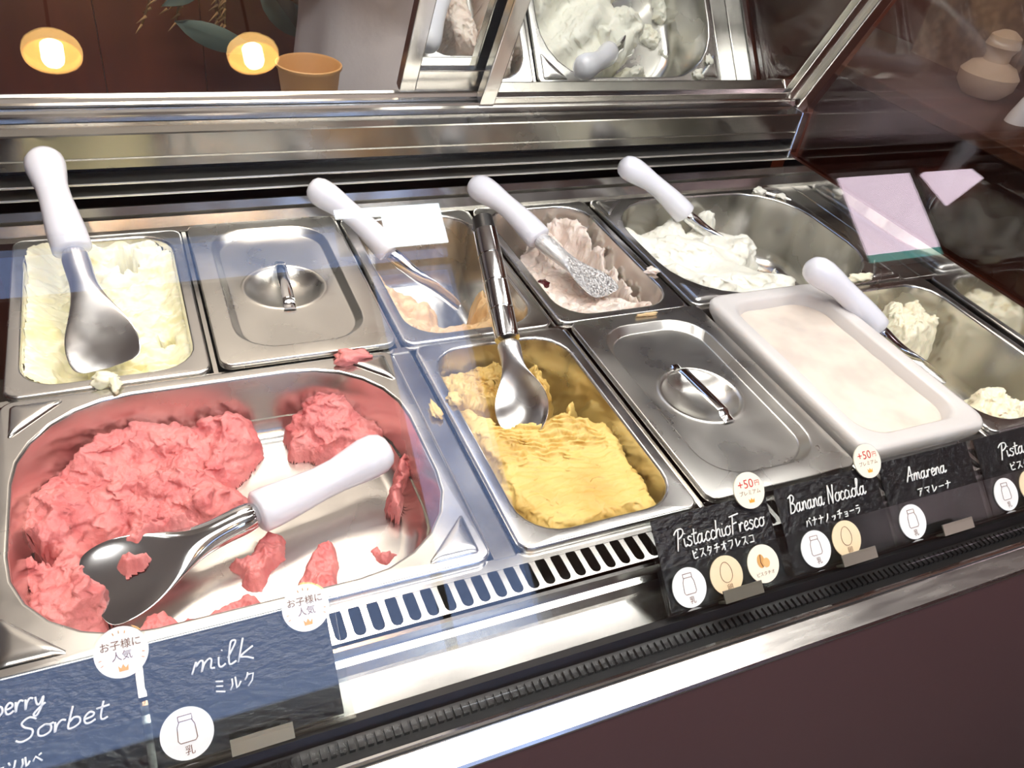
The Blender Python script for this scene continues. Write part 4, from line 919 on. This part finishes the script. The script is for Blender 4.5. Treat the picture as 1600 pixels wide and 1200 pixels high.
    def badge(s, kind, u, v, r=.0145):
        d = s.disc('round_badge', u, v, r, .0022, .0034, MT['paper_cream'] if kind == 'price' else MT['paper']); h = .0036
        s.disc('badge_film', u, v, r * 1.07, .0024, .0031, MT['acrylic'])
        if kind == 'price':
            s.print_text('+50', u - .16 * r, v + .34 * r, .0098, h, MT['inkred'], d); s.print_text('円', u + .60 * r, v + .30 * r, .0050, h, MT['inkred'], d)
            s.print_text('プレミアム', u, v - .14 * r, .0042, h, MT['ink'], d); s.crown(u, v - .56 * r, .0024, h, d)
        else:
            s.print_text('お子様に', u, v + .28 * r, .0056, h, MT['ink'], d); s.print_text('人気', u, v - .16 * r, .0056, h, MT['ink'], d); s.crown(u, v - .62 * r, .0024, h, d)
            s.strokes('ray_print', [[(u + a * r, v + b * r), (u + a * 1.14 * r, v + b * 1.14 * r)] for a, b in ((0, .74), (-.2, .70), (.2, .70), (-.74, -.15), (.74, -.15), (-.70, -.35), (.70, -.35))], .0002, h, MT['inkgold'], d)
def card(x0, label, name, nu, kana, ku, stickers, badges, slope=0.0, nv=.047, ns=.0125, kv=.0335, ks=.0068):
    c = Card(x0, label)
    c.slab('acrylic_sheet', -.003, CW + .006, -.001, CH + .003, -.0030, -.0016, MT['acrylic'], r=.002)
    c.slab('acrylic_cover', -.003, CW + .006, -.001, CH * .46, .0004, .0009, MT['acrylic'])
    c.slab('foot', -.003, CW + .006, -.0025, -.0005, -.003, .010, MT['acrylic'])
    c.slab('black_card', 0, CW, 0, CH, -.0012, -.0002, MT['blackcard'])
    if name: 
        for t, (a, b, vv) in zip(name, nu): c.write(t, a, b, vv, ns, slope)
    if kana: c.kana(kana, ku[0], ku[1], kv, ks)
    for k, u, v in stickers: c.sticker(k, u, v)
    for k, u, v in badges: c.badge(k, u, v)
    c.slab('clip', .040, .076, -.003, .0065, .0105, .0115, MT['clip']); c.slab('clip_lip', .040, .076, -.003, -.0015, .002, .0105, MT['clip'])
    return c
card(-0.026, 'black strawberry sorbet card at the lower left corner with a crown badge', ['Strawberry', 'Sorbet'], [(.006, .062, .052), (.046, .092, .036)], 'ストロベリーソルベ', (.004, .058), [('egg', .018, .014)], [('kids', .103, .070)], ns=.0115, kv=.022, ks=.006)
card(0.0865, 'black milk card with a single bottle sticker in front of the strawberry pan', ['milk'], [(.026, .062, .047)], 'ミルク', (.036, .062), [('milk', .018, .0155)], [('kids', .096, .069)], ns=.0135, kv=.032, ks=.0080)
card(0.4395, 'black pistachio fresco card with three allergen stickers', ['PistacchioFresco'], [(.016, .100, .044)], 'ピスタチオフレスコ', (.028, .088), [('milk', .0185, .0145), ('egg', .053, .0155), ('nut', .0885, .0160)], [('price', .0915, .0735)], ns=.0135)
card(0.5565, 'black banana nocciola card with bottle and egg stickers', ['Banana', 'Nocciola'], [(.010, .046, .0475), (.050, .092, .0475)], 'バナナノッチョーラ', (.022, .082), [('milk', .025, .0155), ('egg', .058, .0165)], [('price', .1000, .0735)], ns=.0140)
card(0.6700, 'black amarena card with a single bottle sticker beside the white tub', ['Amarena'], [(.026, .074, .0475)], 'アマレーナ', (.034, .076), [('milk', .019, .0145)], [], ns=.0125)
card(0.7880, 'black pistachio card cut off at the right edge of the picture', ['Pistacchio'], [(.026, .090, .0465)], 'ピスタチオ', (.034, .080), [('milk', .0185, .0145), ('egg', .053, .0155), ('nut', .0885, .0160)], [], ns=.0130)
